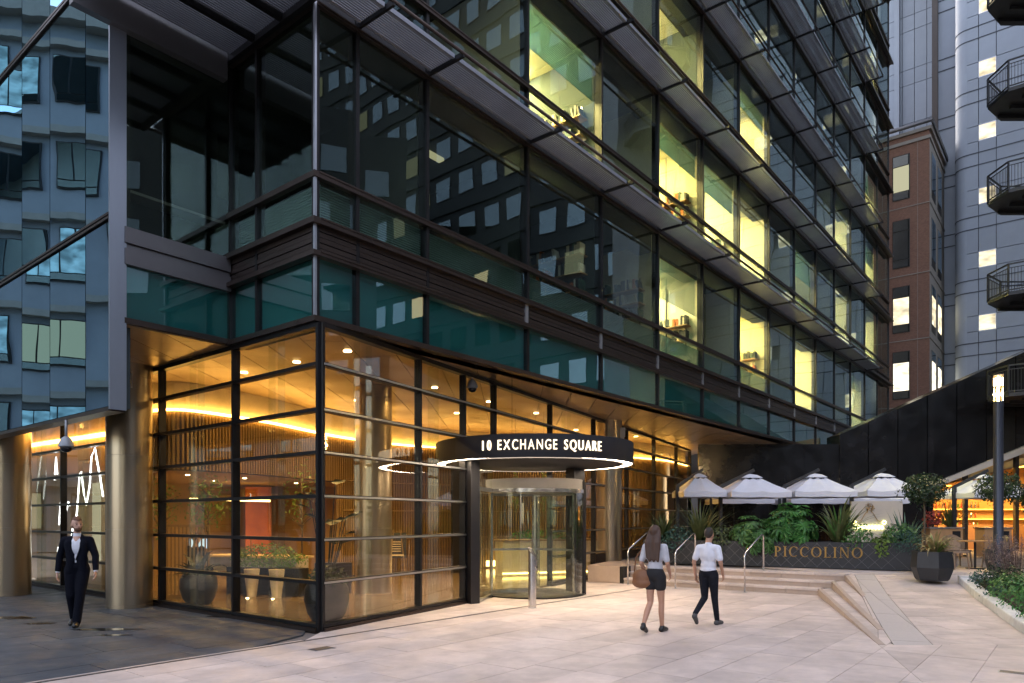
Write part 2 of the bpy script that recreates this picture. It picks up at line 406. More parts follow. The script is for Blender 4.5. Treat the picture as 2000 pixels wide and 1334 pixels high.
# ------------------------------------------------------------------ ground
struct(MB().quad((-150,-90,-.06),(150,-90,-.06),(150,170,-.06),(-150,170,-.06)).build('ground', 'ground_far'))
E1, E2, E3 = (7.02,16.35), (7.42,16.55), (7.82,16.75)
T1, T2, T3 = (5.11,9.94), (5.70,11.1), (7.03,14.3)
def pw(t, tab):
    for (a, za), (b, zb) in zip(tab, tab[1:]):
        if t <= b: return za if t <= a else za+(zb-za)*(t-a)/(b-a)
    return tab[-1][1]
z_ramp = lambda x, y: pw(y, ((9.9,0),(11.1,.03),(14.3,.20),(16.9,.45)))
z_s1 = lambda x, y: pw(y, ((9.9,0),(16.35,.15)))
z_s2 = lambda x, y: pw(y, ((9.9,0),(11.1,.03),(16.6,.30)))
WD = .62                                     # drain line, metres outside the facade line
def slabs(parent, region, zf, mat, rw, ln, gap=.006, th=.05, s_off=0, stag=True, lift=0., lv=.25, ang=AU, name='slab', cap=400):
    """region: counter-clockwise convex xy polygon; slabs on the building's grid, each one an object"""
    u = Vector((math.cos(ang), math.sin(ang))); n = Vector((u.y, -u.x))
    if area(region) < 0: region = list(reversed(region))
    S = [((Vector(p)-C0).dot(u), (Vector(p)-C0).dot(n)) for p in region]
    s0, s1 = min(q[0] for q in S), max(q[0] for q in S); w0, w1 = min(q[1] for q in S), max(q[1] for q in S)
    k = math.floor(w0/rw); cnt = 0; rest = MB(); A = []
    while k*rw < w1:
        rr = random.Random(k*131+int(s_off*10)+7)
        s = math.floor(s0/ln)*ln + (rr.random()*ln if stag else 0) - ln
        while s < s1:
            l = ln*(1+rr.uniform(-lv, lv))
            c = [C0+u*(s)+n*(k*rw), C0+u*(s)+n*(k*rw+rw), C0+u*(s+l)+n*(k*rw+rw), C0+u*(s+l)+n*(k*rw)]
            poly = [(p.x, p.y) for p in c]
            if area(poly) < 0: poly.reverse()
            for q in range(len(region)):
                poly = left_of(poly, region[q], region[(q+1) % len(region)])
                if len(poly) < 3: break
            if len(poly) >= 3: poly = shrink(poly, gap/2)
            if len(poly) >= 3 and area(poly) > .004: A.append((poly, rr.uniform(-.0015, .0015)))
            s += l
        k += 1
    A.sort(key=lambda q: (Vector(q[0][0])).length)
    for i, (poly, dz) in enumerate(A):
        mb = MB() if i < cap else rest
        mb.prism(poly, lambda x, y: zf(x, y)+lift+dz-th, lambda x, y: zf(x, y)+lift+dz)
        if i < cap: mb.build(name, mat, parent)
    if rest.v: tag(rest.build('far_slabs', mat, parent), kind='stuff')
zero = lambda x, y: 0.
def wpts(*sw): return [tuple(BW(s, w)) for s, w in sw]
def empt_struct(name):
    o = bpy.data.objects.new(name, None); COL.objects.link(o); o['kind'] = 'structure'; return o
bedq = lambda mb, pts, zf, dz: mb.poly([(x, y, zf(x, y)+dz) for x, y in pts])
# main plaza, in convex pieces
plaza = empt_struct('plaza_paving')
dl = lambda s: tuple(BW(s, WD+.03))
stair_A = (2.97, 19.45)
slabs(plaza, [dl(-6.0), (3.9,6.0), T1, E1, tuple(BW(10.25, WD+.03))], zero, 'stone_pale', .6, 1.15)
PB = [(3.9,6.0),(11,6.0),(11,9.9),T1]
slabs(plaza, PB, zero, 'stone_pale', .6, 1.0, s_off=3)
MB().poly([(-11,5.5,-.03),(14,5.5,-.03),(14,11,-.03),(9,22,-.03),(0,22,-.03),(-11,12,-.03)]).build('joint_bed', 'joint', plaza)
# apron between drain and lobby glass
LD = Vector((.467,.884)).normalized()       # lobby glass direction
LC = Vector((-2.98,11.1))                   # lobby glass corner
def LW(t, d=0.): return LC + LD*t + Vector((LD.y,-LD.x))*d
apron = empt_struct('entrance_paving')
ap = [tuple(BW(-.6, WD-.05)), tuple(BW(10.4, WD-.05)), (2.93,19.42), (2.13,20.02), tuple(LW(10.2)), tuple(LW(0,.02))]
slabs(apron, ap, zero, 'stone_pale', .6, 1.3, s_off=5)
# dark granite under the wing
gran = empt_struct('granite_paving')
gp = [tuple(BW(-9.5, WD-.10)), tuple(BW(-.65, WD-.10)), tuple(BW(-.30,.10)), tuple(BW(-.02,.0)), tuple(BW(-.02,-15)), tuple(BW(-9.5,-15))]
slabs(gran, gp, lambda x, y: -.002, 'granite_dark', .75, 1.2, s_off=1, gap=.010)
strip = MB()
for a, b in ((WD-.10+.004, WD-.05-.004),):
    strip.prism(wpts((-9.5,b),(-.62,b),(-.62,a),(-9.5,a))[::-1], -.05, .002)
strip.build('edge_strip', 'stone_pale', gran)
dr = MB().prism(wpts((-9.5,WD+.025),(10.4,WD+.025),(10.4,WD-.045),(-9.5,WD-.045))[::-1], -.055, -.004)
tag(dr.build('drain_channel', 'drain'), 'long narrow black slot drain running across the pale paving', 'drain')
for (cx, cy, w, l, a, lab) in ((-2.57,9.62,.18,.30,AU,'small square brown access cover in paving before the corner'),(5.75,8.1,.14,.34,AU+1.57,'small rectangular steel access cover at bottom right of plaza')):
    t = thing('access_cover', lab, 'manhole cover', (cx,cy,0), a, 'access covers in the plaza')
    MB().box(-l/2,l/2,-w/2,w/2,-.02,.0045).build('cover_plate','fascia_grey',t)
    MB().box(-l/2-.015,l/2+.015,-w/2-.015,w/2+.015,-.02,.003).build('cover_frame','steel_trim',t)
# ramp strips between the splayed step edges
ramp = empt_struct('ramp_paving')
slabs(ramp, [T1,T2,E2,E1], z_s1, 'stone_pale', .55, 1.4, ang=math.atan2(.958,.286), s_off=2)
slabs(ramp, [T2,T3,E3,E2], z_s2, 'stone_pale', .55, 1.4, ang=math.atan2(.958,.286), s_off=4)
for reg in ([T1,(5.30,9.9),(5.783,11.1),T2],[T2,(5.783,11.1),(7.072,14.3),T3],[T3,(7.072,14.3),(8.098,16.85),E3]): slabs(ramp, reg, z_ramp, 'stone_pale', .6, 1.1, s_off=6)
slabs(ramp, [(5.305,9.9),(5.85,9.9),(8.55,16.85),(8.103,16.85)], z_ramp, 'stone_strip', 3.0, .8, ang=math.atan2(.958,.286), stag=False, lv=0)
slabs(ramp, [(5.855,9.9),(13,9.9),(13,16.85),(8.555,16.85)], z_ramp, 'stone_pale', .36, .8, s_off=8, ang=R(4))
jb = MB()
for reg, zf in (([T1,(5.45,9.94),T2,E2,E1], z_s1), ([T2,(6.2,11.1),T3,E3,E2], z_s2), ([T1,(13,9.9),(13,16.9),(8.4,16.9),E3,T3,T2], z_ramp)):
    for y0, y1 in zip((9.5,11.1,14.3,16.35),(11.1,14.3,16.35,17.2)):
        p = clip(clip(list(reg), 0, 1, y1), 0, -1, -y0)
        if len(p) > 2: jb.poly([(x, y, zf(x, y)-.03) for x, y in p])
jb.build('joint_bed','joint',ramp)
# steps
steps = empt_struct('steps')
sx = (Vector(E1)-Vector(stair_A)).normalized()     # along the treads
su = Vector((-sx.y, sx.x))                          # up the flight
if su.y < 0: su = -su
ends = (E1, E2, E3)
tips = (T1, T2, T3)
for k in range(3):
    z1 = .15*(k+1); a = Vector(stair_A)+su*.38*k; b = Vector(ends[k]); a = Vector(stair_A)+su*((b-Vector(stair_A)).dot(su))
    L_ = (b-a).length; n = 7; off = (0,.35,.15)[k]; cuts = [0]+[ (i+off)*L_/n for i in range(1,n)]+[L_]
    for c0, c1 in zip(cuts, cuts[1:]):
        p = [a+sx*(c0+.003), a+sx*(c1-.003), a+sx*(c1-.003)+su*.5, a+sx*(c0+.003)+su*.5]
        if area([(q.x,q.y) for q in p]) < 0: p.reverse()
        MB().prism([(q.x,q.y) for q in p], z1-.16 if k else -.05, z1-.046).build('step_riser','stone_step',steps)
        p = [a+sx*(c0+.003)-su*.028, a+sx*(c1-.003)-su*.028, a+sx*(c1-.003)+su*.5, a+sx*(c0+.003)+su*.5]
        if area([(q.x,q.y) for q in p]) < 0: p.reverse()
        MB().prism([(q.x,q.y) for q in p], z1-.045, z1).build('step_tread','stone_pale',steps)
    # splayed cheek, tapering to nothing
    t = Vector(tips[k]); d = (t-b).normalized(); nn = Vector((-d.y,d.x))*.09
    zf = (z_s1, z_s2, z_ramp)[k]; m = MB(); NN = 12
    prev = None
    lowf = (zero, z_s1, z_s2)[k]
    for i in range(NN):
        p0 = b+(t-b)*(i/NN); p1 = b+(t-b)*((i+1)/NN)
        pts = [p0-nn*.0, p1-nn*.0, p1+nn, p0+nn]
        if area([(q.x,q.y) for q in pts]) < 0: pts.reverse()
        m.prism([(q.x,q.y) for q in pts], lambda x,y: lowf(x,y)-.05, lambda x,y: max(zf(x,y), lowf(x,y))+.004)
    m.build('splayed_kerb','stone_step',steps)
# terrace
terr = empt_struct('terrace_paving')
z45 = lambda x, y: .45
ta = Vector(stair_A)+su*((Vector(E3)-Vector(stair_A)).dot(su)+.5)
slabs(terr, [(E3[0]-.1,17.15),(E3[0],16.9),(14.5,16.9),(14.5,19.5),(9,21),(5,21.5),(3.5,22),tuple(ta)], z45, 'stone_pale', .6, 1.1, s_off=9)
MB().prism([(E3[0]-.2,17.3),(E3[0]+.4,16.95),(26,16.95),(26,40),(8,36),(2.6,24),(3.6,20.5)], -.05, .43).build('terrace_base','joint',terr)
blk = MB(); 
bp_ = [(2.13,20.02),(2.93,19.42),(4.4,21.4),(3.3,22.6)]
blk.prism(bp_, -.05, .46); blk.build('plinth_block','stone_step',steps)
MB().prism([(2.935,19.425),(3.02,19.36),(3.3,19.8),(3.2,19.9)], -.04, .45).build('plinth_end','drain',steps)

# ------------------------------------------------------------------ OFFICE BUILDING (local x along facade, y inward, z up)
off = thing('office_building', 'dark glass office building with bronze frames, sunshades and a lit corner lobby', 'building', (C0.x, C0.y, 0), AU)
SB = [0, .79, 2.39] + [2.39+3*i for i in range(1, 14)]      # mullion positions
S_END = SB[-1]; SH_END = SB[13]
Z0, PITCH, NST = 6.4, 3.9, 8
ZTOP = Z0 + PITCH*NST
def zk(k): return Z0 + PITCH*k
pane_cache = {}
def pane(name, x0, x1, z0, z1, y, mat, th=.012, parent=off):
    key = (round(x1-x0,3), round(z1-z0,3), mat)
    if key not in pane_cache: pane_cache[key] = MB().box(0, x1-x0, 0, th, 0, z1-z0).mesh('pane', mat)
    return inst(name, pane_cache[key], parent, (x0, y, z0))
def panel(name, x0, x1, z0, z1, y, mat, th=.05, parent=off): return pane(name, x0, x1, z0, z1, y, mat, th, parent)
# right face glazing
for j in range(len(SB)-1):
    a, b = SB[j]+.035, SB[j+1]-.035
    pane('spandrel_pane', a, b, 4.93, 5.84, .0, 'glass_spandrel')
    MB().box(a, b, .06, .09, 4.90, 5.86).build('spandrel_panel', 'teal_panel', off)
    lv = MB()                                                     # ribbed bronze band
    for q in range(5): lv.box(a, b, -.05+.012*(q % 2), .05, 5.90+q*.087, 5.90+q*.087+.075)
    lv.build('band_louvre', 'frame_bronze', off)
    if j > 1: MB().box(b-.10, b+.0, -.068, -.02, 5.90, 6.33).build('clip_plate', 'steel_trim', off)
    for k in range(NST):
        z = zk(k)
        pane('lower_pane', a, b, z+.05, z+.66, .0, 'glass_vision')
        pane('vision_pane', a, b, z+.76, z+3.34, .0, 'glass_vision')
        panel('fascia', a, b, z+3.36, z+3.88, -.02, 'fascia_dark')
# mullions, rails
for j, s in enumerate(SB):
    if j == 0: continue
    MB().box(s-.035, s+.035, -.045, .16, 4.90, ZTOP).build('mullion', 'frame_dark', off)
MB().box(-.055, .03, -.055, .03, 4.86, ZTOP).build('corner_post', 'frame_dark', off)
MB().box(-.075, -.035, -.075, -.035, 4.86, ZTOP).build('corner_trim', 'steel_trim', off)
def rail(z, h, out, mat, name='rail', x1=S_END):
    m = MB().box(-.0, x1, -out, -.002, z-h/2, z+h/2)
    m.box(-.0, x1, -out-.012, -out+.02, z+h/2-.02, z+h/2+.006)
    m.build(name, mat, off)
    m = MB().box(-out, -.002, -out, 2.50, z-h/2, z+h/2); m.build(name, mat, off)
rail(5.865, .07, .14, 'frame_bronze'); rail(6.37, .09, .14, 'frame_bronze'); rail(7.10, .09, .10, 'frame_bronze')
MB().box(-.10, S_END, -.10, .35, 4.82, 4.905).build('soffit_edge', 'frame_bronze', off)
MB().box(-.10, .35, .36, 2.5, 4.82, 4.905).build('soffit_edge', 'frame_bronze', off)
for k in range(1, NST):
    z = zk(k)
    rail(z-.03, .07, .10, 'frame_dark'); rail(z+.70, .08, .09, 'frame_bronze')
for k in range(NST):
    z = zk(k)+3.37
    rail(z, .06, .07, 'frame_bronze')
# sunshades
def louvre(length):
    m = MB()
    n = 11
    for q in range(n):
        y = -.17 - q*.048
        m.box(.04, length-.04, y-.027, y, 0, .03)
    m.box(.04, length-.04, -.17, -.14, -.01, .045)
    m.box(.04, length-.04, -.75, -.70, -.015, .06)
    return m
lcache = {}
for k in range(NST):
    z = zk(k)+3.44
    for j in range(len(SB)-1):
        a, b = SB[j], SB[j+1]
        if b > SH_END+.1: continue
        L_ = round(b-a, 3)
        if L_ not in lcache: lcache[L_] = louvre(L_).mesh('louvre', 'louvre_metal')
        inst('sunshade_louvre', lcache[L_], off, (a, 0, z))
    for j, s in enumerate(SB):
        if s <= SH_END+.1 and j > 0: MB().box(s-.025, s+.025, -.93, -.02, z-.05, z+.04).build('shade_bracket', 'frame_dark', off)
    MB().tube([(0,-.92,z+.02),(SH_END,-.92,z+.02)], .03, 8).build('shade_rail', 'frame_bronze', off, smooth=True)
    m = MB(); m.box(SH_END, S_END, -.30, -.24, z-.04, z+.06); m.box(SH_END, S_END, -.24, -.02, z-.01, z+.02); m.build('end_rail', 'frame_dark', off)
# louvres over the notch between wing and corner
for k in range(0, 2):
    z = zk(k)+3.44
    for q in range(4):
        y1 = 2.30-q*.80; m = MB(); x0, x1 = -2.6, -.16
        for e in range(13):
            y = y1-.06-e*.052; m.box(x0, x1, y-.030, y, z+.0, z+.03)
        m.build('notch_louvre', 'louvre_metal', off)
        MB().box(x0, x1, y1-.83+.0, y1-.755, z-.09, z+.05).build('notch_beam', 'frame_dark', off)
    MB().box(-.155, -.075, -.9, 2.46, z-.10, z+.06).build('notch_edge', 'frame_dark', off)
    MB().box(-2.6, -.16, 2.32, 2.46, z-.42, z+.03).build('notch_fascia', 'fascia_grey', off)
# left face of the corner (x = 0)
yl = [0, 1.62, 2.47]
def paney(name, x, y0, y1, z0, z1, mat, th=.012): return MB().box(x, x+th, y0, y1, z0, z1).build(name, mat, off)
for a, b in zip(yl, yl[1:]):
    a += .04; b -= .03
    paney('spandrel_pane', .0, a, b, 4.93, 5.84, 'glass_spandrel')
    MB().box(.06, .09, a, b, 4.9, 5.86).build('spandrel_panel', 'teal_panel', off)
    lv = MB()
    for q in range(5): lv.box(-.04+.012*(q % 2), .05, a, b, 5.90+q*.087, 5.90+q*.087+.075)
    lv.build('band_louvre', 'frame_bronze', off)
    for k in range(NST):
        z = zk(k); paney('lower_pane', 0, a, b, z+.05, z+.66, 'glass_vision'); paney('vision_pane', 0, a, b, z+.76, z+3.34, 'glass_vision')
        MB().box(-.02, .03, a, b, z+3.36, z+3.88).build('fascia', 'fascia_dark', off)
for y in yl[1:]: MB().box(-.045, .12, y-.03, y+.03, 4.9, ZTOP).build('mullion', 'frame_dark', off)
# return face of the notch (y = 2.47), x -1.83 .. 0
xr = [-1.83, -.05]
MB().box(-1.83, -.05, 2.47, 2.482, 4.95, 5.74).build('spandrel_pane', 'glass_spandrel', off)
MB().box(-1.83, -.05, 2.53, 2.56, 4.9, 5.8).build('spandrel_panel', 'teal_panel', off)
m = MB(); m.box(-1.83,-.05,2.40,2.5,5.77,6.02); m.box(-1.83,-.05,2.44,2.5,6.03,6.10); m.box(-1.83,-.05,2.40,2.5,6.11,6.36); m.build('notch_band','fascia_grey',off)
MB().box(-1.83, -.05, 2.42, 2.5, 4.84, 4.93).build('soffit_edge', 'frame_bronze', off)
for k in range(NST):
    z = zk(k)
    MB().box(-1.83, -.05, 2.47, 2.482, z-.02 if k == 0 else z+.1, z+3.3).build('vision_pane', 'glass_vision', off)
    if k: MB().box(-1.83,-.05,2.42,2.5,z-.45,z+.08).build('notch_band','fascia_grey',off)
# wing: screen of reflecting glass at x=-2.02
WX = -2.02
wy = [2.47, 3.43, 5.0, 6.43, 7.9, 9.4, 10.9, 12.4, 13.9]
wz = [(3.52,6.40),(6.56,10.52),(10.68,14.5),(14.62,18.5),(18.62,22.4)]
for a, b in zip(wy, wy[1:]):
    for z0, z1 in wz:
        MB().box(WX, WX+.015, a+.012, b-.012, z0, z1).build('wing_pane', 'glass_wing', off)
    MB().box(WX+.03, WX+.10, b-.02, b+.02, 3.5, 22.4).build('wing_mullion', 'frame_dark', off)
for z in (6.48, 10.60, 14.56, 18.56):
    m = MB(); m.box(WX-.035, WX+.1, 2.47, 13.9, z-.05, z-.012); m.box(WX-.035, WX+.1, 2.47, 13.9, z+.012, z+.05); m.build('wing_rail', 'frame_bronze', off)
m = MB(); m.box(WX-.03, WX+.22, 2.425, 2.465, 3.46, 22.4); m.build('wing_end_panel', 'wing_metal', off)
MB().box(WX-.03, WX+.22, 2.47, 13.9, 3.44, 3.50).build('wing_base_trim', 'frame_bronze', off)
MB().box(WX+.25, WX+.35, 2.6, 14, 3.52, 22.3).build('wing_backing', 'office_dim', off)
# floors, ceilings, interior
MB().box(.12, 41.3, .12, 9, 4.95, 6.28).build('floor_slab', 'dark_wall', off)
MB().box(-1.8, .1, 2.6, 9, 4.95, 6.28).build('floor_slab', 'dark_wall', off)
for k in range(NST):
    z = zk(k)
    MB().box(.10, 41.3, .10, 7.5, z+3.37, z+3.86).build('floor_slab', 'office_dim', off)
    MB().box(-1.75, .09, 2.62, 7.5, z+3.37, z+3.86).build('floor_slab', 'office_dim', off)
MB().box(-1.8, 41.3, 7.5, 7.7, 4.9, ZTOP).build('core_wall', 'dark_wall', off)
MB().box(-1.8, 41.3, -.1, 14, ZTOP, ZTOP+.4).build('roof', 'dark_wall', off)
MB().box(41.32, 41.42, 0, 14, 0, ZTOP).build('end_wall', 'fascia_grey', off)
# blinds behind the lower panes of the first storey
for j in range(0, 9):
    m = MB()
    for q in range(14): m.box(SB[j]+.05, SB[j+1]-.05, .10, .135, zk(0)+.07+q*.042, zk(0)+.07+q*.042+.006+.012)
    m.build('blind', 'blind', off)
m = MB()
for q in range(14): m.box(.10,.135,.06,2.4, zk(0)+.07+q*.042, zk(0)+.07+q*.042+.018)
m.build('blind', 'blind', off)
# offices: lit or dim rooms
LIT = {(0,5):3,(0,7):3,(0,9):3,(0,12):2,(0,11):1,(0,3):1,(0,4):1,(0,2):1,
       (1,3):3,(1,5):3,(1,6):3,(1,7):3,(1,9):3,(1,11):2,(1,13):2,(1,4):1,(1,10):1,
       (2,5):3,(2,7):3,(2,11):2,(2,13):2,(2,2):2,(2,9):1,(2,6):1,
       (3,13):2,(3,8):1,(4,12):1,(4,9):1,(5,13):2}
for i_, (c_, st_) in enumerate((((1,.83,.36),44),((1,.86,.46),30),((1,.80,.32),36),((.98,.88,.50),24))): emis('room_light_%d' % i_, c_, st_)
def room(k, j, lv):
    z = zk(k); a, b = SB[j], SB[j+1]; dep = 4.2; rr = random.Random(k*17+j*5)
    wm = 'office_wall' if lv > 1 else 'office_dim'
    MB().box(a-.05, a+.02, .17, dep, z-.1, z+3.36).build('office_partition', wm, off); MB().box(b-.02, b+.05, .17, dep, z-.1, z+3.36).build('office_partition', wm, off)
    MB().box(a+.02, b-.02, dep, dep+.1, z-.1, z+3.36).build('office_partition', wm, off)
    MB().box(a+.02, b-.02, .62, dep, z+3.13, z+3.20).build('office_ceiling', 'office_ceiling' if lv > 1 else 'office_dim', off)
    MB().box(a+.02, b-.02, .17, .60, z+2.86, z+3.36).build('blind_box', 'dark_wall', off)
    if lv > 1:
        e = 'room_light_%d' % (rr.randrange(3) if lv == 3 else 3)
        MB().box(a+.35, a+1.0, .9, 2.6, z+3.10, z+3.128).build('ceiling_light', e, off)
        if lv == 3: MB().box(b-1.0, b-.35, 2.0, 3.7, z+3.10, z+3.128).build('ceiling_light', e, off)
        m = MB()
        for q in range(4): m.box(a+1.25+q*.10, a+1.29+q*.10, .8, 2.0, z+3.108, z+3.129)
        m.build('air_diffuser', 'drain', off)
        MB().box(b-.055, b-.021, 1.2, 1.23, z, z+3.12).build('partition_joint', 'dark_wall', off); MB().box(b-.055, b-.021, 2.6, 2.63, z, z+3.12).build('partition_joint', 'dark_wall', off)
        MB().box(b-.04, b-.021, 2.75, 3.7, z+1.2, z+2.1).build('wall_board', rr.choice(('kerb_white','office_dim','leaf_blue','cream')), off)
        if rr.random() < .45:
            m = MB(); f = rr.uniform(.25,.6); z0 = z+2.86-f*2.0; q = 0
            while z0+q*.05 < z+2.86: m.box(a+.06, b-.06, .20, .235, z0+q*.05, z0+q*.05+.012); q += 1
            m.build('blind', 'blind', off)
    else:
        MB().box(a+.9, a+1.9, 1.4, 1.55, z+3.06, z+3.12).build('ceiling_light', 'window_pale', off)
for (k, j), lv in LIT.items(): room(k, j, lv)
# dim back partitions in the dark notch room
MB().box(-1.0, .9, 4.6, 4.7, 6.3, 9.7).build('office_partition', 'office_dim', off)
MB().box(-1.5, .4, 3.4, 3.75, 7.35, 7.40).build('ceiling_light', 'cctv_grey', off)

# lobby glazing: left face along x~0 to the column and beyond, right face along LD
def frame_on(o, d, name):                    # empty-free helper: local axes from origin o along d (world)
    return math.atan2(d.y, d.x)
LZ = [.09, .76, 1.43, 2.11, 2.79, 3.46, 4.17, 4.78]
inv = Matrix.Translation((C0.x, C0.y, 0)) @ Matrix.Rotation(AU, 4, 'Z')
inv = inv.inverted()
def lobby_wall(o, d, cuts, skip=()):
    """posts, transoms and panes along a line; o,d world; parts under off"""
    ang = math.atan2(d.y, d.x) - AU
    lo = inv @ Vector((o.x, o.y, 0))
    def put(mb, name, mat):
        ob = mb.build(name, mat, off); ob.location = lo; ob.rotation_euler = (0,0,ang); return ob
    for i, (a, b) in enumerate(zip(cuts, cuts[1:])):
        zlo = 3.46 if i in skip else .09
        for z0, z1 in zip(LZ, LZ[1:]):
            if z0 < zlo-.01: continue
            put(MB().box(a+.03, b-.03, -.006, .006, z0+.03, z1-.03), 'lobby_pane', 'glass_lobby')
        for z in LZ:
            if z < zlo-.01: continue
            h = .055 if z < 4.7 else .08
            m = MB().box(a, b, -.07, .07, z-h/2, z+h/2); put(m, 'transom', 'frame_dark')
            if .1 < z < 4.7: put(MB().box(a, b, -.088, -.072, z-.018, z+.014), 'transom_trim', 'stainless_dull')
        if i not in skip:
            put(MB().box(a, b, -.10, .10, -.02, .055), 'base_sill', 'frame_bronze')
            n = 2
            for q in range(1, n+0):
                pass
            for f in (.33, .44): put(MB().box(a+(b-a)*f-.008, a+(b-a)*f+.008, .10, .22, .09, 4.75), 'glass_fin', 'glass_door')
    for i, c in enumerate(cuts):
        zl = 3.40 if (i in skip and i-1 in skip) else 0
        put(MB().box(c-.027, c+.027, -.065, .075, zl, 4.80), 'lobby_post', 'frame_dark')
lobby_wall(LC, Vector((-U.y*0-N.x, -N.y)), [0, 2.46, 5.23, 7.75, 10.4, 13.0])
rc = [0, 2.61, 4.2, 5.5, 8.5, 11.6, 14.65, 17.8, 21.0, 23.3]
def lobby_right():
    ang = math.atan2(LD.y, LD.x) - AU; lo = inv @ Vector((LC.x, LC.y, 0))
    def put(mb, name, mat):
        ob = mb.build(name, mat, off); ob.location = lo; ob.rotation_euler = (0,0,ang); return ob
    skip = {2, 3}
    for i, (a, b) in enumerate(zip(rc, rc[1:])):
        zlo = 3.46 if i in skip else .09
        if i >= 5: zlo = .76
        for z0, z1 in zip(LZ, LZ[1:]):
            if z0 < zlo-.01: continue
            put(MB().box(a+.03, b-.03, -.006, .006, z0+.03, z1-.03), 'lobby_pane', 'glass_lobby')
        for z in LZ:
            if z < zlo-.01: continue
            h = .055 if z < 4.7 else .08
            put(MB().box(a, b, -.07, .07, z-h/2, z+h/2), 'transom', 'frame_dark')
            if .1 < z < 4.7: put(MB().box(a, b, -.088, -.072, z-.018, z+.014), 'transom_trim', 'stainless_dull')
        if i not in skip:
            put(MB().box(a, b, -.10, .10, -.02, .055 if i < 5 else .70), 'base_sill', 'frame_bronze')
            for f in (.40, .52): put(MB().box(a+(b-a)*f-.008, a+(b-a)*f+.008, .10, .22, .09, 4.75), 'glass_fin', 'glass_door')
    for i, c in enumerate(rc):
        put(MB().box(c-.027, c+.027, -.065, .075, 3.40 if i == 3 else 0, 4.80), 'lobby_post', 'frame_dark')
lobby_right()
# soffit and lobby ceiling panels: strips along world Y
foot = wpts((-2.0,-2.5),(0,-2.47),(0,-.05),(41,-.05),(41,-13.5),(-2,-13.5))
def soffit():
    # two convex regions of the footprint
    R1 = wpts((.0,-.06),(26,-.06),(26,-13.5),(.0,-13.5)); R2 = wpts((-1.98,-2.5),(-.004,-2.5),(-.004,-13.5),(-1.98,-13.5))
    for reg in (R1, R2):
        if area(reg) < 0: reg.reverse()
        xs = [p[0] for p in reg]; ys = [p[1] for p in reg]
        W_ = .72; k = math.floor(min(xs)/W_)
        while k*W_ < max(xs):
            y = math.floor(min(ys)) + (k % 3)*1.1 - 3
            while y < max(ys):
                p = [(k*W_,y),(k*W_+W_,y),(k*W_+W_,y+3.2),(k*W_,y+3.2)]
                for q in range(len(reg)):
                    p = left_of(p, reg[q], reg[(q+1) % len(reg)])
                    if len(p) < 3: break
                if len(p) >= 3: p = shrink(p, .008)
                if len(p) >= 3 and area(p) > .02:
                    cx = sum(q[0] for q in p)/len(p); cyy = sum(q[1] for q in p)/len(p)
                    if -13 < cx < 11 and cyy < 34:
                        lp = [inv @ Vector((q[0], q[1], 0)) for q in p]
                        MB().prism([(q.x, q.y) for q in lp], 4.82, 4.85).build('soffit_panel', 'soffit_metal', off)
                y += 3.2
            k += 1
soffit()
MB().box(.0, 41, .0, 13.5, 4.855, 4.89).build('soffit_backing', 'drain', off)
MB().box(-1.98, -.002, 2.5, 13.5, 4.855, 4.89).build('soffit_backing', 'drain', off)
# columns
def column(x, y, r, z0=0., z1=4.82):
    l = inv @ Vector((x, y, 0)); m = MB(); z = z0
    joints = [z0+.02, 1.55, 3.0, 4.55]
    prof = [(r*1.02, z0), (r*1.02, z0+.05), (r, z0+.055)]
    for q in joints[1:]:
        if q > z0+.3: prof += [(r, q-.010), (r-.012, q-.008), (r-.012, q+.008), (r, q+.010)]
    prof += [(r, z1)]
    m.lathe(prof, 0, 0, 48); o = m.build('column', 'column_steel', off); smooth_angle(o, 30); o.location = l
    return o
column(-7.66, 14.28, .42); column(-11.65, 16.5, .44); column(-3.22, 16.6, .42); column(3.06, 22.35, .385, .44); column(9.65, 31.6, .42, .44)
for (x, y, z) in ((-7.50, 13.86, 4.45), (3.42, 22.18, 4.45)):
    l = inv @ Vector((x, y, z)); o = MB().box(-.09,.09,-.08,.06,-.14,.14).box(-.06,.06,-.1,-.08,-.2,-.1).build('column_fitting','cctv_grey',off); o.location = l; o.rotation_euler = (0,0,-AU)

# lobby interior (parts of the building)
def poly_wall(pts, z0, z1, th, name, mat):
    m = MB()
    for a, b in zip(pts, pts[1:]):
        a = inv @ Vector((*a,0)); b = inv @ Vector((*b,0)); d = (b-a).normalized(); nn = Vector((-d.y,d.x,0))*th
        q = [a, b, b+nn, a+nn]; m.prism([(e.x,e.y) for e in q], z0, z1)
    return m.build(name, mat, off, fixn=True)
def spline(pts, n=40):
    P = [Vector(p) for p in pts]; out = []
    for i in range(len(P)-1):
        p0 = P[max(i-1,0)]; p1 = P[i]; p2 = P[i+1]; p3 = P[min(i+2,len(P)-1)]
        for q in range(n):
            t = q/n; out.append(.5*((2*p1)+(-p0+p2)*t+(2*p0-5*p1+4*p2-p3)*t*t+(-p0+3*p1-3*p2+p3)*t**3))
    out.append(P[-1]); return out
wallpath = spline([(-8.3,16.2),(-7.3,15.95),(-6.2,17.9),(-5.1,21.2),(-3.4,23.6),(-.2,25.6),(3.6,27.4),(6.3,29.6),(7.9,32.4)], 30)
def slat_run(path, z0, z1, pitch, w, d, name, mat):
    m = MB(); acc = 0; last = path[0]; nexts = 0; tot = 0
    for a, b in zip(path, path[1:]):
        L_ = (b-a).length; dr_ = (b-a).normalized()
        while nexts <= tot+L_:
            p = a+dr_*(nexts-tot); n2 = Vector((dr_.y,-dr_.x))
            q = [p, p+dr_*w, p+dr_*w+n2*d, p+n2*d]; q = [inv @ Vector((e.x,e.y,0)) for e in q]
            pl = [(e.x,e.y) for e in q]
            if area(pl) < 0: pl.reverse()
            m.prism(pl, z0, z1); nexts += pitch
        tot += L_
    return tag(m.build(name, mat, off), kind='stuff')
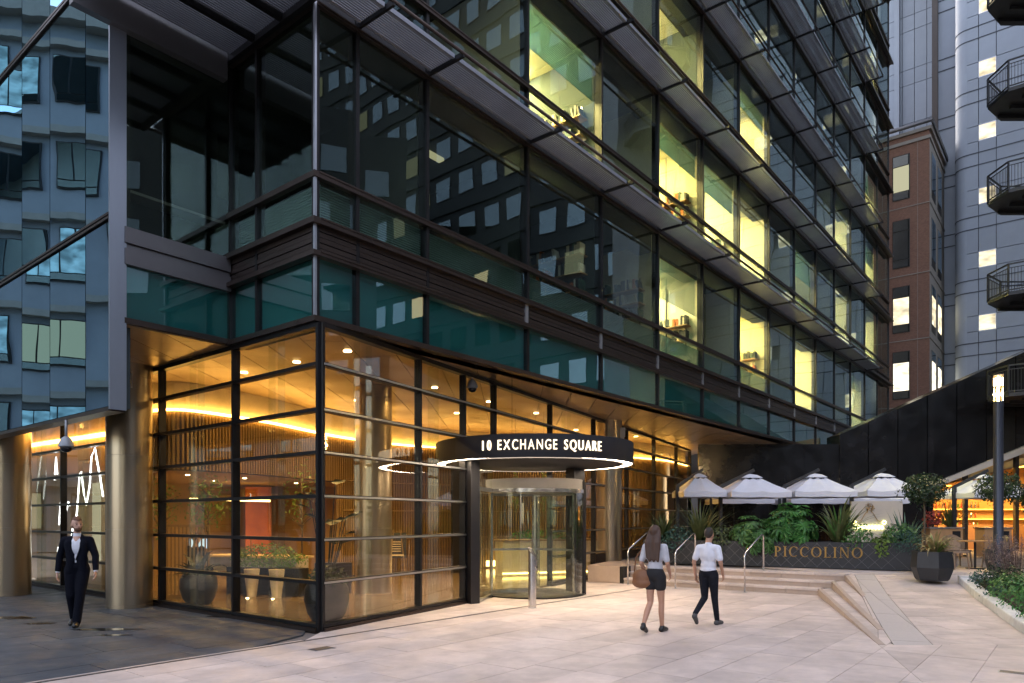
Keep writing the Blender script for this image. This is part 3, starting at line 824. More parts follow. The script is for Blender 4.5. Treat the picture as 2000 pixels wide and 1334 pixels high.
half = [i for i, p in enumerate(wallpath) if p.y > 21.0][0]
slat_run(wallpath[:half+1], 2.86, 4.12, .085, .038, .07, 'timber_slats', 'timber')
slat_run(wallpath[half:], .05, 4.12, .10, .04, .07, 'timber_slats', 'timber')
back = [(p.x, p.y) for p in wallpath[::6]]
hb = half//6+1
poly_wall(back[:hb+1], 2.84, 4.15, .12, 'bulkhead', 'timber_dark'); poly_wall(back[hb:], 0, 4.15, .12, 'back_wall', 'timber_dark')
# cross rails on the slats
for z in (1.1, 2.0, 2.9): slat = poly_wall([(p.x+ (wallpath[min(i+1,len(wallpath)-1)]-p).y*0, p.y) for i, p in enumerate(wallpath) if i >= half and i % 6 == 0], z, z+.04, -.09, 'slat_rail', 'timber')
# cove light on top of the slatted wall
cv = MB(); inner = []
for i in range(0, len(wallpath)-1, 3):
    a = wallpath[i]; b = wallpath[min(i+3, len(wallpath)-1)]
    d = (b-a).normalized(); n2 = Vector((d.y,-d.x)); n2 = n2
    q = [a+n2*.02, b+n2*.02, b+n2*.14, a+n2*.14]; q = [inv @ Vector((e.x,e.y,0)) for e in q]; pl = [(e.x,e.y) for e in q]
    if area(pl) < 0: pl.reverse()
    cv.prism(pl, 4.16, 4.20)
cv.build('cove_light', 'cove_light', off)
cvb = poly_wall([(p.x-.0, p.y) for p in wallpath[::6]], 4.2, 4.81, .35, 'cove_back', 'cream')
# alcove behind the bulkhead
poly_wall([(-13.0,19.5),(-9.0,24.5),(-5.6,24.2),(-4.2,23.4)], 0, 2.9, .1, 'alcove_wall', 'plaster_warm')
poly_wall([(-8.6,23.0),(-7.9,23.4)], 0, 2.8, .05, 'orange_panel', 'orange_panel')
al = [(-8.4,16.3),(-7.3,16.05),(-6.25,17.9),(-5.15,21.2),(-3.9,23.3),(-5.6,24.2),(-9,24.5),(-13,19.5)]
lp = [inv @ Vector((*p,0)) for p in al]; pl = [(e.x,e.y) for e in lp]
if area(pl) < 0: pl.reverse()
MB().prism(pl, 2.86, 2.93).build('alcove_ceiling', 'plaster_warm', off, fixn=True)
# lobby floor
lf = [tuple(LW(0,-.08)), tuple(LW(23,-.08)), (5,34), (-14,26), (-13.2,19.4)]
lp = [inv @ Vector((*p,0)) for p in lf]; pl = [(e.x,e.y) for e in lp]
if area(pl) < 0: pl.reverse()
MB().prism(pl, -.04, .03).build('lobby_floor', 'lobby_floor', off)
def disc_light(x, y, z, r=.06, st='down_light', energy=0, name='downlight', size=.25, spot=False):
    l = inv @ Vector((x, y, z)); o = MB().lathe([(r,-.006),(r,.012)],0,0,16).build(name, st, off); o.location = l
    if energy:
        ld = bpy.data.lights.new('downlight_lamp', 'AREA'); ld.shape = 'DISK'; ld.size = size; ld.energy = energy; ld.energy = energy*.25; ld.color = (1,.62,.20); ld.spread = R(150)
        lo = bpy.data.objects.new('downlight_lamp', ld); COL.objects.link(lo); lo.parent = off; lo.location = l - Vector((0,0,.05))
    return o
for (x, y, e) in ((-4.2,13.9,70),(-5.6,14.9,60),(-4.0,18.4,80),(-1.8,16.6,70),(-1.6,20.6,80),(.7,20.6,60),(2.2,24.5,80),(4.6,26.4,70),(-3.0,13.0,0),(-.6,18.6,0)):
    disc_light(x, y, 4.812, .07, 'down_light', e)
for (x, y, e) in ((-8.1,17.8,26),(-7.2,19.2,28),(-8.6,20.6,34),(-6.6,21.8,30),(-9.6,19.6,24)):
    disc_light(x, y, 2.85, .05, 'down_light', e)
MB().box(0,2.6,0,.05,0,.06).build('wall_light', 'under_glow', off).location = inv @ Vector((-9.3,20.6,2.3))
poly_wall([(-.9,24.9),(.1,25.5)], .10, .30, -.06, 'plinth_light', 'under_glow')
poly_wall([(-1.9,22.9),(-1.2,23.6)], 0, 4.1, .1, 'dark_panel', 'jamb_black')
# left shop behind the column: warm back wall, bright panels, squiggles of neon
poly_wall([(-8.6,17.2),(-16.5,23.0)], 0, 4.7, .1, 'shop_wall', 'plaster_warm')
for (a, b, z0, z1, mt) in (((-9.4,17.79),(-10.05,18.27),1.5,2.5,'window_warm'),((-10.7,18.74),(-11.0,18.96),.6,2.7,'window_pale'),((-8.92,17.44),(-9.25,17.68),2.3,2.7,'window_lit')):
    poly_wall([a, b], z0, z1, .16, 'shop_light_panel', mt)
neon = [[(0,1.05),(.25,2.0),(.4,2.9),(.5,2.95),(.65,2.4),(.8,2.1),(1.0,2.6),(1.1,3.3),(1.3,3.5),(1.45,3.1),(1.6,2.75),(1.75,2.3)],
        [(-.9,1.6),(-.8,2.2),(-.72,2.0),(-.6,1.9),(-.5,2.3),(-.42,1.95),(-.3,2.2),(-.2,2.1)],
        [(-1.1,.5),(-.95,1.0),(-.85,.7),(-.7,1.1),(-.6,.75),(-.5,1.15)],[(-1.2,2.8),(-1.1,3.4),(-1.0,2.9)],[(-.2,.9),(.0,1.6),(.1,1.0)]]
nd = Vector((.79,-.61)); no_ = Vector((-11.3,18.35))
for pth in neon:
    pp = [inv @ Vector((no_.x+nd.x*a, no_.y+nd.y*a, z)) for a, z in pth]
    MB().tube(pp, .016, 6).build('neon_line', 'neon_white', off, smooth=True)
# uplight strip washing the shop ceiling edge
poly_wall([(-9.0,17.5),(-14.5,21.53)], 3.9, 3.98, .25, 'cove_light', 'cove_light')

# ------------------------------------------------------------------ entrance canopy with sign, portal and revolving door
CX, CY, CR = .50, 16.0, 2.2
can = thing('entrance_canopy', 'round black entrance canopy with glowing rim and illuminated lettering above the revolving door', 'canopy', (CX, CY, 0))
o = MB().lathe([(0,2.95),(CR-.215,2.955),(CR-.215,3.0),(CR-.03,3.0),(CR-.03,2.955),(CR,2.955),(CR,3.40),(CR-.01,3.415),(0,3.43)],0,0,96,cap=False).build('canopy_drum','canopy_black',can); smooth_angle(o, 35)
o = MB().lathe([(CR-.205,2.972),(CR-.04,2.968),(CR-.04,2.99),(CR-.205,2.99)],0,0,96,cap=False).build('ring_light','ring_light',can)
o.data.flip_normals() if hasattr(o.data,'flip_normals') else None
# lettering, one mesh per letter, wrapped round the drum
def letters(text, size, parent, mat, place, spacing=1.0, depth=.02, name='letter', xs=1.):
    widths = []
    for ch in text:
        cu = bpy.data.curves.new('t', 'FONT'); cu.body = ch; cu.size = size; cu.extrude = depth; cu.offset = 0
        to = bpy.data.objects.new('t', cu); COL.objects.link(to)
        me = baked(to)
        for v in me.vertices: v.co.x *= xs
        vx = [v.co.x for v in me.vertices]
        bpy.data.objects.remove(to); bpy.data.curves.remove(cu)
        if not vx: widths.append((ch, None, 0, size*.2)); continue
        widths.append((ch, me, min(vx), max(vx)-min(vx)))
    gap = size*.085*spacing
    tot = sum(w for _, _, _, w in widths)+gap*(len(text)-1); x = -tot/2
    for ch, me, mn, w in widths:
        if me:
            for v in me.vertices: v.co.x -= mn+w/2
            me.materials.clear(); me.materials.append(MATS[mat])
            o = bpy.data.objects.new(name, me); COL.objects.link(o); o.parent = parent
            place(o, x+w/2)
        x += w+gap*(2.0 if ch == '1' else 1)
    return tot
cdir = math.atan2(-15.0, .62)               # the middle of the lettering faces the plaza
def on_drum(o, x):
    r = CR+.015; a = cdir + x/r
    o.location = (r*math.cos(a), r*math.sin(a), 3.105); o.rotation_euler = (R(90), 0, a+PI/2)
letters('10 EXCHANGE SQUARE', .28, can, 'sign_light', on_drum, 1.9, xs=.66)
# portal
JL, JR = Vector((-.80,14.75)), Vector((1.62,16.62))
def jamb(p, w, d, z1, ang, name='jamb'):
    o = MB().box(-w/2,w/2,-d/2,d/2,0,z1).build(name,'jamb_black',can); o.location = (p.x-CX,p.y-CY,0); o.rotation_euler=(0,0,ang); return o
pa = math.atan2(JR.y-JL.y, JR.x-JL.x)
jamb(JL+Vector((-.06,.12)), .22, .34, 3.0, pa); jamb(JR, .09, .22, 2.62, pa); jamb(JR+Vector((-.1,.5)), .34, .3, 3.01, pa)
# revolving door
dc = Vector((.52,16.72)); DR = 1.13
rv = bpy.data.objects.new('revolving_door', None); COL.objects.link(rv); rv.parent = can; rv.location = (dc.x-CX, dc.y-CY, 0)
def arc_wall(a0, a1, z0, z1, mat, name, r=DR, th=.012):
    m = MB(); n = 20
    for q in range(n):
        t0 = a0+(a1-a0)*q/n; t1 = a0+(a1-a0)*(q+1)/n
        m.prism([(r*math.cos(t0),r*math.sin(t0)),((r+th)*math.cos(t0),(r+th)*math.sin(t0)),((r+th)*math.cos(t1),(r+th)*math.sin(t1)),(r*math.cos(t1),r*math.sin(t1))], z0, z1)
    o = m.build(name, mat, rv); smooth_angle(o, 30); return o
arc_wall(R(-150), R(-95), .05, 2.35, 'glass_door', 'drum_glass'); arc_wall(R(-95), R(-3), .05, 2.35, 'glass_door', 'drum_glass'); arc_wall(R(60), R(140), .05, 2.35, 'glass_door', 'drum_glass')
o = MB().lathe([(0,2.36),(DR+.03,2.36),(DR+.03,2.42),(DR,2.42),(DR,2.66),(0,2.66)],0,0,64,cap=False).build('drum_head','fascia_light',rv); smooth_angle(o,30)
o = MB().lathe([(DR+.032,2.345),(DR+.045,2.345),(DR+.045,2.43),(DR+.032,2.43)],0,0,64,cap=False).build('drum_trim','stainless',rv); smooth_angle(o,30)
MB().lathe([(0,.006),(DR+.06,.006),(DR+.06,.03),(0,.036)],0,0,48,cap=False).build('door_mat','bowl_black',rv)
for q in range(3):
    a = R(-38+120*q); g = bpy.data.objects.new('door_wing', MB().box(.05,DR-.03,-.006,.006,.10,2.30).mesh('door_wing','glass_door')); COL.objects.link(g); g.parent = rv; g.rotation_euler=(0,0,a)
    f = MB(); f.box(.03,DR-.02,-.02,.02,.05,.12); f.box(.03,DR-.02,-.02,.02,2.28,2.34); f.box(DR-.05,DR-.02,-.02,.02,.12,2.28); f.box(.03,.06,-.02,.02,.12,2.28)
    f.box(.06,DR-.05,-.012,.012,1.03,1.08)
    fo = f.build('wing_frame','stainless',g)
for aa in (R(-150),R(-3)):
    MB().box(DR-.02,DR+.04,-.025,.025,.03,2.36).build('door_post','stainless',rv).rotation_euler=(0,0,aa)
# glass side panel between jamb and drum
p0 = JL+Vector((.06,.15))-Vector((CX,CY)); p1 = dc+Vector((DR*math.cos(R(-150)),DR*math.sin(R(-150))))-Vector((CX,CY))
d = (p1-p0); o = MB().box(.02,d.length-.02,-.006,.006,.06,2.36).build('side_pane','glass_door',can); o.location=(p0.x,p0.y,0); o.rotation_euler=(0,0,math.atan2(d.y,d.x))
for z0, z1 in ((2.36,2.44),(0,.06)):
    o = MB().box(.0,d.length,-.03,.03,z0,z1).build('side_frame','stainless_dull',can); o.location=(p0.x,p0.y,0); o.rotation_euler=(0,0,math.atan2(d.y,d.x))
o = MB().box(.0,d.length,-.01,.01,2.45,3.0).build('side_transom','glass_door',can); o.location=(p0.x,p0.y,0); o.rotation_euler=(0,0,math.atan2(d.y,d.x))

# push-button post in front of the door
t = thing('push_post', 'short stainless post with slanted push button top standing before the revolving door', 'post', (.40,14.05,0), R(-25))
m = MB(); r = .078; seg = 28; base = 0
m.v = []; ring = []
for q in range(seg):
    a = 2*PI*q/seg; m.v.append((r*math.cos(a), r*math.sin(a), 0))
for q in range(seg):
    a = 2*PI*q/seg; m.v.append((r*math.cos(a), r*math.sin(a), 1.10-.11*math.cos(a)))
for q in range(seg): m.f.append((q,(q+1)%seg,seg+(q+1)%seg,seg+q))
m.f.append(tuple(range(seg,2*seg)))
smooth_angle(m.build('post_body','stainless',t),30)
MB().lathe([(.081,0),(.081,.012),(.0785,.014)],0,0,28).build('base_ring','stainless_dull',t)
MB().box(.035,.0865,-.045,.045,.82,.95).build('button_panel','fascia_grey',t)
MB().box(.05,.092,-.035,.035,.74,.79).build('button_plate','stainless',t)
# handrails
for (x, y, dx, dy, lab) in ((5.55,17.0,.75,.90,'bent stainless handrail on the steps nearest the splayed ramp'),(4.12,17.98,.72,.92,'bent stainless handrail in the middle of the steps'),(3.10,19.05,.72,.95,'bent stainless handrail at the plinth end of the steps')):
    t = thing('handrail', lab, 'handrail', (x,y,0), 0, 'stainless handrails on the steps')
    c = [Vector((0,0,0)),Vector((0,0,.86)),Vector((.03,.04,.95)),Vector((dx*.92,dy*.92,1.36)),Vector((dx,dy,1.36)),Vector((dx*1.04,dy*1.04,1.28)),Vector((dx*1.04,dy*1.04,.44))]
    MB().tube(c, .021, 12).build('rail_tube','stainless',t,smooth=True)
    MB().lathe([(.05,-.0),(.05,.008)],0,0,18).build('base_flange','stainless_dull',t)
    MB().lathe([(.05,.45),(.05,.458)],dx*1.04,dy*1.04,18).build('base_flange','stainless_dull',t)
# CCTV domes
for (x, y, zt, drop, lab) in ((-.84,15.05,4.82,.12,'grey dome security camera under the soffit above the canopy'),(-7.6,12.15,3.44,.28,'grey dome security camera hanging below the blue glass wing')):
    t = thing('security_camera', lab, 'camera', (x,y,zt), 0, 'dome security cameras')
    MB().tube([(0,0,0),(0,0,-drop)],.022,10).build('stem','cctv_grey',t,smooth=True)
    smooth_angle(MB().lathe([(.03,-drop),(.07,-drop-.03),(.115,-drop-.12),(.12,-drop-.17),(.095,-drop-.19)],0,0,24).build('housing','cctv_grey',t),40)
    smooth_angle(MB().lathe([(.092,-drop-.19),(.09,-drop-.22),(.06,-drop-.26),(.0,-drop-.275)],0,0,24).build('lens_dome','cctv_dark',t),50)

# ------------------------------------------------------------------ surrounding buildings
def sw_thing(name, label, cat, s, w=0.):     # local x = along the face to the right (outward N), y = away (U), z up
    p = BW(s, w); return thing(name, label, cat, (p.x, p.y, 0), AU-R(90))
# grey panelled tower: face looks towards the camera, x runs to the right
tw = sw_thing('panelled_tower', 'tall blue grey metal panelled tower with small lit square windows', 'building', 48.5)
TH = 52.
pc = {}
def tpanel(x0, x1, z0, z1, y, th=.10, mat='tower_panel', name='cladding_panel'):
    key = (round(x1-x0,2), round(z1-z0,2), th, mat)
    if key not in pc:
        b_ = .02; pc[key] = MB().box(b_, x1-x0-b_, 0, th, b_, z1-z0-b_).mesh(name, mat)
    return inst(name, pc[key], tw, (x0, y, z0))
MB().box(3.2, 14.0, .11, 1.0, 0, TH).build('tower_core', 'tower_joint', tw)
MB().box(2.62, 3.19, .74, 2.48, 0, TH).build('tower_core', 'tower_joint', tw)
MB().box(3.24, 3.295, .006, .10, 0, TH).build('corner_trim', 'tower_panel', tw)
tz = 4.13
wz0 = [ (1014-y)*46/1392+1.75 for y in (49,168,287,410,527,648,768) ]          # window sills
for zi in wz0: pass
ZB = sorted(wz0)
for i in range(-1, 11):
    z = ZB[0]+tz*i                            # sill line of this storey
    # courses: below window, window course, above window band
    lv_ = [(z-1.55, z-.75), (z-.75, z), (z, z+1.02), (z+1.02, z+tz-1.55)]
    for q, (a, b) in enumerate(lv_):
        if b < .1 or a > TH: continue
        for x0, x1 in ((3.27,3.92),(3.92,4.88),(4.88,6.6),(6.6,8.3),(8.3,10.2),(10.2,12.1),(12.1,14.0)):
            if q == 2 and x0 == 3.92: continue
            if q == 2 and x0 == 8.3: continue
            tpanel(x0, x1, max(a,0), b, 0)
    for x0 in (3.95, 8.75):
        w_ = bpy.data.objects.new('window', MB().box(x0, x0+.90, .05, .10, z+.03, z+1.0).mesh('window', 'window_lit')); COL.objects.link(w_); w_.parent = tw
        f = MB(); f.box(x0-.03,x0,-.01,.1,z-.02,z+1.04); f.box(x0+.9,x0+.93,-.01,.1,z-.02,z+1.04); f.box(x0,x0+.9,-.01,.1,z+1.0,z+1.04); f.box(x0,x0+.9,-.01,.1,z-.02,z+.03)
        f.build('window_frame', 'steel_trim', w_)
    for dz in (-1.55, -.75):                  # dark shadow-gap strings running round the rounded corner
        m = MB(); m.box(3.27, 14, -.03, .02, z+dz-.03, z+dz+.03)
        n = 10; r = .72
        for e in range(n):
            t0 = PI/2*e/n; t1 = PI/2*(e+1)/n
            P = [(3.27-r*math.sin(t), r-r*math.cos(t)) for t in (t0, t1)]; Q = [(3.27-(r+.03)*math.sin(t), r-(r+.03)*math.cos(t)) for t in (t0, t1)]
            m.prism([Q[0], P[0], P[1], Q[1]], z+dz-.03, z+dz+.03)
        m.box(.9, 2.58, 2.46, 2.5, z+dz-.03, z+dz+.03)
        m.build('string_course', 'tower_joint', tw, fixn=True)
m = MB(); n = 12; r = .70
for e in range(n):
    t0 = PI/2*e/n; t1 = PI/2*(e+1)/n
    m.quad((3.25-r*math.sin(t1), r-r*math.cos(t1), 0),(3.25-r*math.sin(t0), r-r*math.cos(t0), 0),(3.25-r*math.sin(t0), r-r*math.cos(t0), TH),(3.25-r*math.sin(t1), r-r*math.cos(t1), TH))
m.build('rounded_corner', 'tower_panel', tw, smooth=True)
MB().box(2.55, 2.57, .7, 2.6, 0, TH).build('corner_return', 'tower_panel', tw)
MB().box(.9, 2.6, 2.5, 2.6, 0, TH).build('recess_panel', 'tower_panel', tw)
MB().box(.95, 1.3, 2.2, 7.5, 0, TH).build('recess_edge', 'brown_edge', tw)
MB().box(-7, 1.0, 7.6, 8, 0, TH).build('recess_core', 'tower_joint', tw)
zz = 20.; i = 0
while zz < TH:
    h = (3.0, 1.2)[i % 2]
    for a, b in ((-4.6,-3.4),(-3.4,-2.2),(-2.2,-1.84),(-1.84,-1.0),(-1.0,-.16),(-.16,.62),(.62,.97)):
        tpanel(a, b, zz, zz+h, 7.45)
    zz += h; i += 1
MB().box(-2.35, -2.0, 7.1, 7.44, 20, TH).build('tower_pilaster', 'tower_panel', tw)
# brick building
bk = sw_thing('brick_building', 'brown brick building with tall bronze windows beside the glass facade', 'building', 45.)
BH = 27.
MB().box(-6, 1.65, 0, 6.5, 0, BH-.55).build('wall', 'brick', bk)
m = MB(); m.box(-6,1.72,-.08,6.6,BH-1.1,BH-.9); m.box(-6,1.78,-.12,6.6,BH-.55,BH-.35); m.build('cornice','stone_band',bk)
MB().tube([(-6,-.25,BH-.1),(1.85,-.25,BH-.1)],.13,8).build('roof_rail','fascia_grey',bk,smooth=True)
MB().box(1.80,1.9,-.3,6.6,BH-.32,BH).build('roof_edge','bronze_frame',bk)
for i, (z1, z0, mt) in enumerate(((25.3,22.4,'window_pale'),(21.1,18.0,'glass_window'),(16.8,13.8,'window_lit'),(12.6,9.5,'window_bright'),(8.4,5.4,'window_pale'))):
    w_ = MB().box(-.45,.56,-.03,.03,z0,z1).build('window','bronze_frame',bk)
    MB().box(-.40,.50,-.05,-.032,z0+.55,z1-.75).build('pane',mt,w_)
    MB().box(-.40,.50,-.05,-.032,z1-.70,z1-.06).build('pane','glass_window',w_); MB().box(-.40,.50,-.05,-.032,z0+.05,z0+.5).build('pane','glass_window',w_)
    for y in (.7, 3.1):
        w_ = MB().box(1.62,1.68,y,y+1.5,z0,z1).build('window','bronze_frame',bk)
        MB().box(1.682,1.70,y+.08,y+1.42,z0+.5,z1-.7).build('pane',mt if i in (2,3) else 'glass_window',w_)
        MB().box(1.682,1.70,y+.08,y+1.42,z1-.65,z1-.06).build('pane','glass_window',w_)
    MB().box(1.655,1.70,-.02,6.5,z0-.55,z0-.45).build('string_course','stone_band',bk); MB().box(-6,1.68,-.03,.0,z0-.55,z0-.5).build('string_course','stone_band',bk)
MB().box(.98,1.0,-.012,0,0,BH-1.1).build('movement_joint','stone_band',bk)
m = MB(); m.box(1.653,1.66,.02,6.5,0,BH-1.15); m.build('side_cladding','stone_band',bk)
# stair tower with octagonal balconies, mostly out of frame on the right
st = thing('stair_tower', 'dark stair tower with octagonal steel balconies at the right edge', 'building', (20.75,27.7,0))
MB().box(.65,5,-1.8,.75,0,34).build('tower_wall','concrete_grey',st)
for zf in (6.5,10.35,14.25,18.1,22.0,25.9):
    bl = bpy.data.objects.new('balcony', None); COL.objects.link(bl); bl.parent = st; bl.location = (0,0,zf)
    oc = [(2.02*math.cos(R(22.5+45*q)), 1.55*math.sin(R(22.5+45*q))) for q in range(8)]
    MB().prism(oc,-.08,.06).build('balcony_floor','balcony_metal',bl)
    m = MB()
    for q in range(4): m.box(-1.15,1.0,-1.1+q*.7,-1.02+q*.7,-.20,-.08)
    m.build('floor_joist','balcony_metal',bl)
    for q in range(8):
        a = Vector((*oc[q],0)); b = Vector((*oc[(q+1)%8],0))
        if a.x > 1.2 and b.x > 1.2: continue
        m = MB().bar(a+Vector((0,0,1.1)),b+Vector((0,0,1.1)),.05).bar(a+Vector((0,0,.95)),b+Vector((0,0,.95)),.025).bar(a+Vector((0,0,.12)),b+Vector((0,0,.12)),.04)
        m.bar(a,a+Vector((0,0,1.1)),.05); m.build('railing','balcony_metal',bl)
        m = MB(); n = 14
        for e in range(1,n): p = a+(b-a)*e/n; m.bar(p+Vector((0,0,.12)),p+Vector((0,0,.95)),.012)
        m.build('railing_mesh','balcony_metal',bl)
# office block across the square, seen in the facade's reflections
ob = sw_thing('concrete_office_block', 'grey concrete office block seen only as reflection in the long glass facade', 'building', 43., 14.)
MB().box(0, 44, .12, 10, 0, 62).build('wall', 'concrete_dark', ob)
wm1 = MB().box(0,1.9,-.02,.04,0,2.1).mesh('window','bronze_frame')
for zi in range(15):
    m = MB().box(0,44,-.06,.12,zi*4.1+3.55,zi*4.1+4.0); m.build('sill_band','concrete_dark',ob)
    for xi in range(15):
        x = .6+xi*2.9; w_ = inst('window', wm1, ob, (x, .06, zi*4.1+.9))
        r_ = rnd.random(); mt = 'window_pale' if r_ < .10 else ('window_warm' if r_ < .14 else 'glass_dim')
        inst('pane', MB().box(.06,1.84,-.035,-.022,.06,2.04).mesh('pane', mt), w_)
# stone block on the left, reflected in the wing
lb = thing('stone_office_block', 'pale stone office block seen only as reflection in the blue glass wing', 'building', (-31,2,0), R(90))
MB().box(0, 40, .25, 10, 0, 25).build('wall', 'stone_clad', lb)
MB().box(0, 40, -.35, .3, 24.6, 25.4).build('parapet', 'stone_band', lb)
wm2 = MB().box(0,2.0,.05,.2,0,2.2).mesh('window','bronze_frame')
for zi in range(6):
    MB().box(0,40,-.12,.25,zi*4+3.45,zi*4+3.75).build('string_course','stone_band',lb)
    for xi in range(12):
        x = .7+xi*3.3; w_ = inst('window', wm2, lb, (x,.12,zi*4+.95))
        r_ = rnd.random(); mt = 'window_cyan_glow' if r_ < .42 else ('window_pale' if r_ < .5 else 'glass_sky')
        inst('pane', MB().box(.07,1.30,.0,.04,.42,2.13).mesh('pane', mt), w_); inst('pane', MB().box(1.38,1.93,.0,.04,.42,2.13).mesh('pane', mt), w_); inst('pane', MB().box(.07,1.93,.0,.04,.07,.36).mesh('pane', 'glass_sky'), w_)
# ------------------------------------------------------------------ restaurant under the dark raking canopy
rs = thing('restaurant', 'black polished raking canopy over an amber lit restaurant front', 'restaurant', (0,29,0))
# left polished wall under the soffit, in panels
for q in range(4):
    MB().box(7.6+q*1.43,9.02+q*1.43,0,.15,.45,4.80).build('wall_panel','polished_black',rs)
zt = lambda x: 5.17+(x-13.3)*(8.54-5.17)/(20.83-13.3)
zb = lambda x: 3.25+(x-17.2)*(4.75-3.25)/(20.83-17.2) if x > 17.2 else .45
xs = [13.32,14.5,15.7,16.9,18.1,19.3,20.5,21.7,22.9,24.5]
for a, b in zip(xs, xs[1:]):
    a0, b0 = a+.018, b-.018
    low = lambda x: (.45 if x < 17.2 else zb(x))
    if a < 17.2 < b: segs = [(a0,17.15),(17.15+.001,b0)]
    else: segs = [(a0,b0)]
    for (p, q) in segs:
        lo0 = low(p) if p > 17.16 or p < 17.1 else zb(17.21); lo1 = low(q) if q > 17.2 or q < 17.2 else lo0
        if q <= 17.2: lo0 = lo1 = .45
        else: lo0 = zb(max(p,17.21)); lo1 = zb(q)
        m = MB(); m.v = [(p,0,lo0),(q,0,lo1),(q,0,zt(q)),(p,0,zt(p)),(p,1.2,lo0),(q,1.2,lo1),(q,1.2,zt(q)),(p,1.2,zt(p))]
        m.f = [(0,1,2,3),(7,6,5,4),(0,4,5,1),(3,2,6,7),(0,3,7,4),(1,5,6,2)]
        m.build('raking_panel','polished_black',rs)
m = MB(); m.v = [(17.2,-.12,zb(17.21)-.02),(24.5,-.12,zb(24.5)-.02),(24.5,-.12,zb(24.5)-.42),(17.2,-.12,zb(17.21)-.20),(17.2,.3,zb(17.21)-.02),(24.5,.3,zb(24.5)-.02),(24.5,.3,zb(24.5)-.42),(17.2,.3,zb(17.21)-.20)]
m.f = [(3,2,1,0),(4,5,6,7),(0,1,5,4),(7,6,2,3),(0,4,7,3),(1,2,6,5)]; m.build('canopy_edge','plaster_pale',rs,fixn=True)
# interior
MB().box(15.4,25,4.2,4.3,.45,5.6).build('back_wall','plaster_warm',rs)
MB().box(17.2,25,.3,4.2,.40,.455).build('restaurant_floor','timber_dark',rs)
m = MB(); m.v = [(17.2,.35,3.02),(25,.35,4.9),(25,4.2,4.9),(17.2,4.2,3.02)]; m.f=[(0,3,2,1)]; m.build('sloping_ceiling','plaster_warm',rs)
MB().box(17.5,25,3.9,4.15,1.3,1.36).build('bottle_shelf','wood_bar',rs); MB().box(17.5,25,3.9,4.15,1.75,1.81).build('bottle_shelf','wood_bar',rs); MB().box(17.5,25,3.9,4.15,2.2,2.26).build('bottle_shelf','wood_bar',rs)
for zs in (1.30,1.75,2.2): MB().box(17.5,25,3.86,3.895,zs-.02,zs+.0).build('shelf_light','bar_glow',rs)
MB().box(17.4,25,2.0,2.5,.45,1.5).build('bar_counter','wood_bar',rs)
for q in range(4):
    l = MB().box(18+q*1.8,18.5+q*1.8,1.0,2.6,3.15+q*.42,3.18+q*.42).build('ceiling_light','bar_glow',rs)
for q in range(3):
    ld = bpy.data.lights.new('bar_lamp','AREA'); ld.size = 1.2; ld.energy = 70; ld.color = (1,.52,.12)
    lo = bpy.data.objects.new('bar_lamp', ld); COL.objects.link(lo); lo.parent = rs; lo.location = (18.4+q*2.2,1.8,3.0+q*.4)
for q in range(3): MB().box(18.6+q*2.1,18.75+q*2.1,.3,.45,.45,4.9).build('front_post','bronze_frame',rs)
bot = [MB().lathe([(.035,0),(.035,.17),(.012,.23),(.012,.29)],0,0,8).mesh('bottle', m_) for m_ in ('leaf_green','gold_letter','leaf_red','stainless')]
bt = []
for zs in (1.36,1.81,2.26):
    x = 17.6
    while x < 21.6:
        o = bpy.data.objects.new('bottle', rnd.choice(bot)); COL.objects.link(o); o.location = (x,33.0,zs)
        row = {1.36:'lowest',1.81:'middle',2.26:'top'}[zs]
        tag(o, 'small bottle standing on the %s glowing shelf behind the restaurant bar' % row, 'bottle', 'bottles on the %s bar shelf' % row)
        x += rnd.uniform(.13,.2)
# wooden serving stations in front of the restaurant
for i, (x, y, w, lab) in enumerate(((14.6,24.2,1.1,'pale timber serving station left of the lamp post'),(16.2,24.0,.9,'pale timber serving station right of the lamp post'))):
    t = thing('serving_station', lab, 'cabinet', (x,y,.45), 0, 'timber serving stations')
    MB().box(-w/2,w/2,-.25,.25,.05,.98).build('carcass','wood_bar',t)
    MB().box(-w/2-.04,w/2+.04,-.29,.29,.985,1.03).build('top','stainless_dull',t)
    MB().box(w/2-.35,w/2-.08,-.26,-.252,.3,.9).build('painted_recess','drain',t)  # dark plate on the front, shade of an open recess put into colour
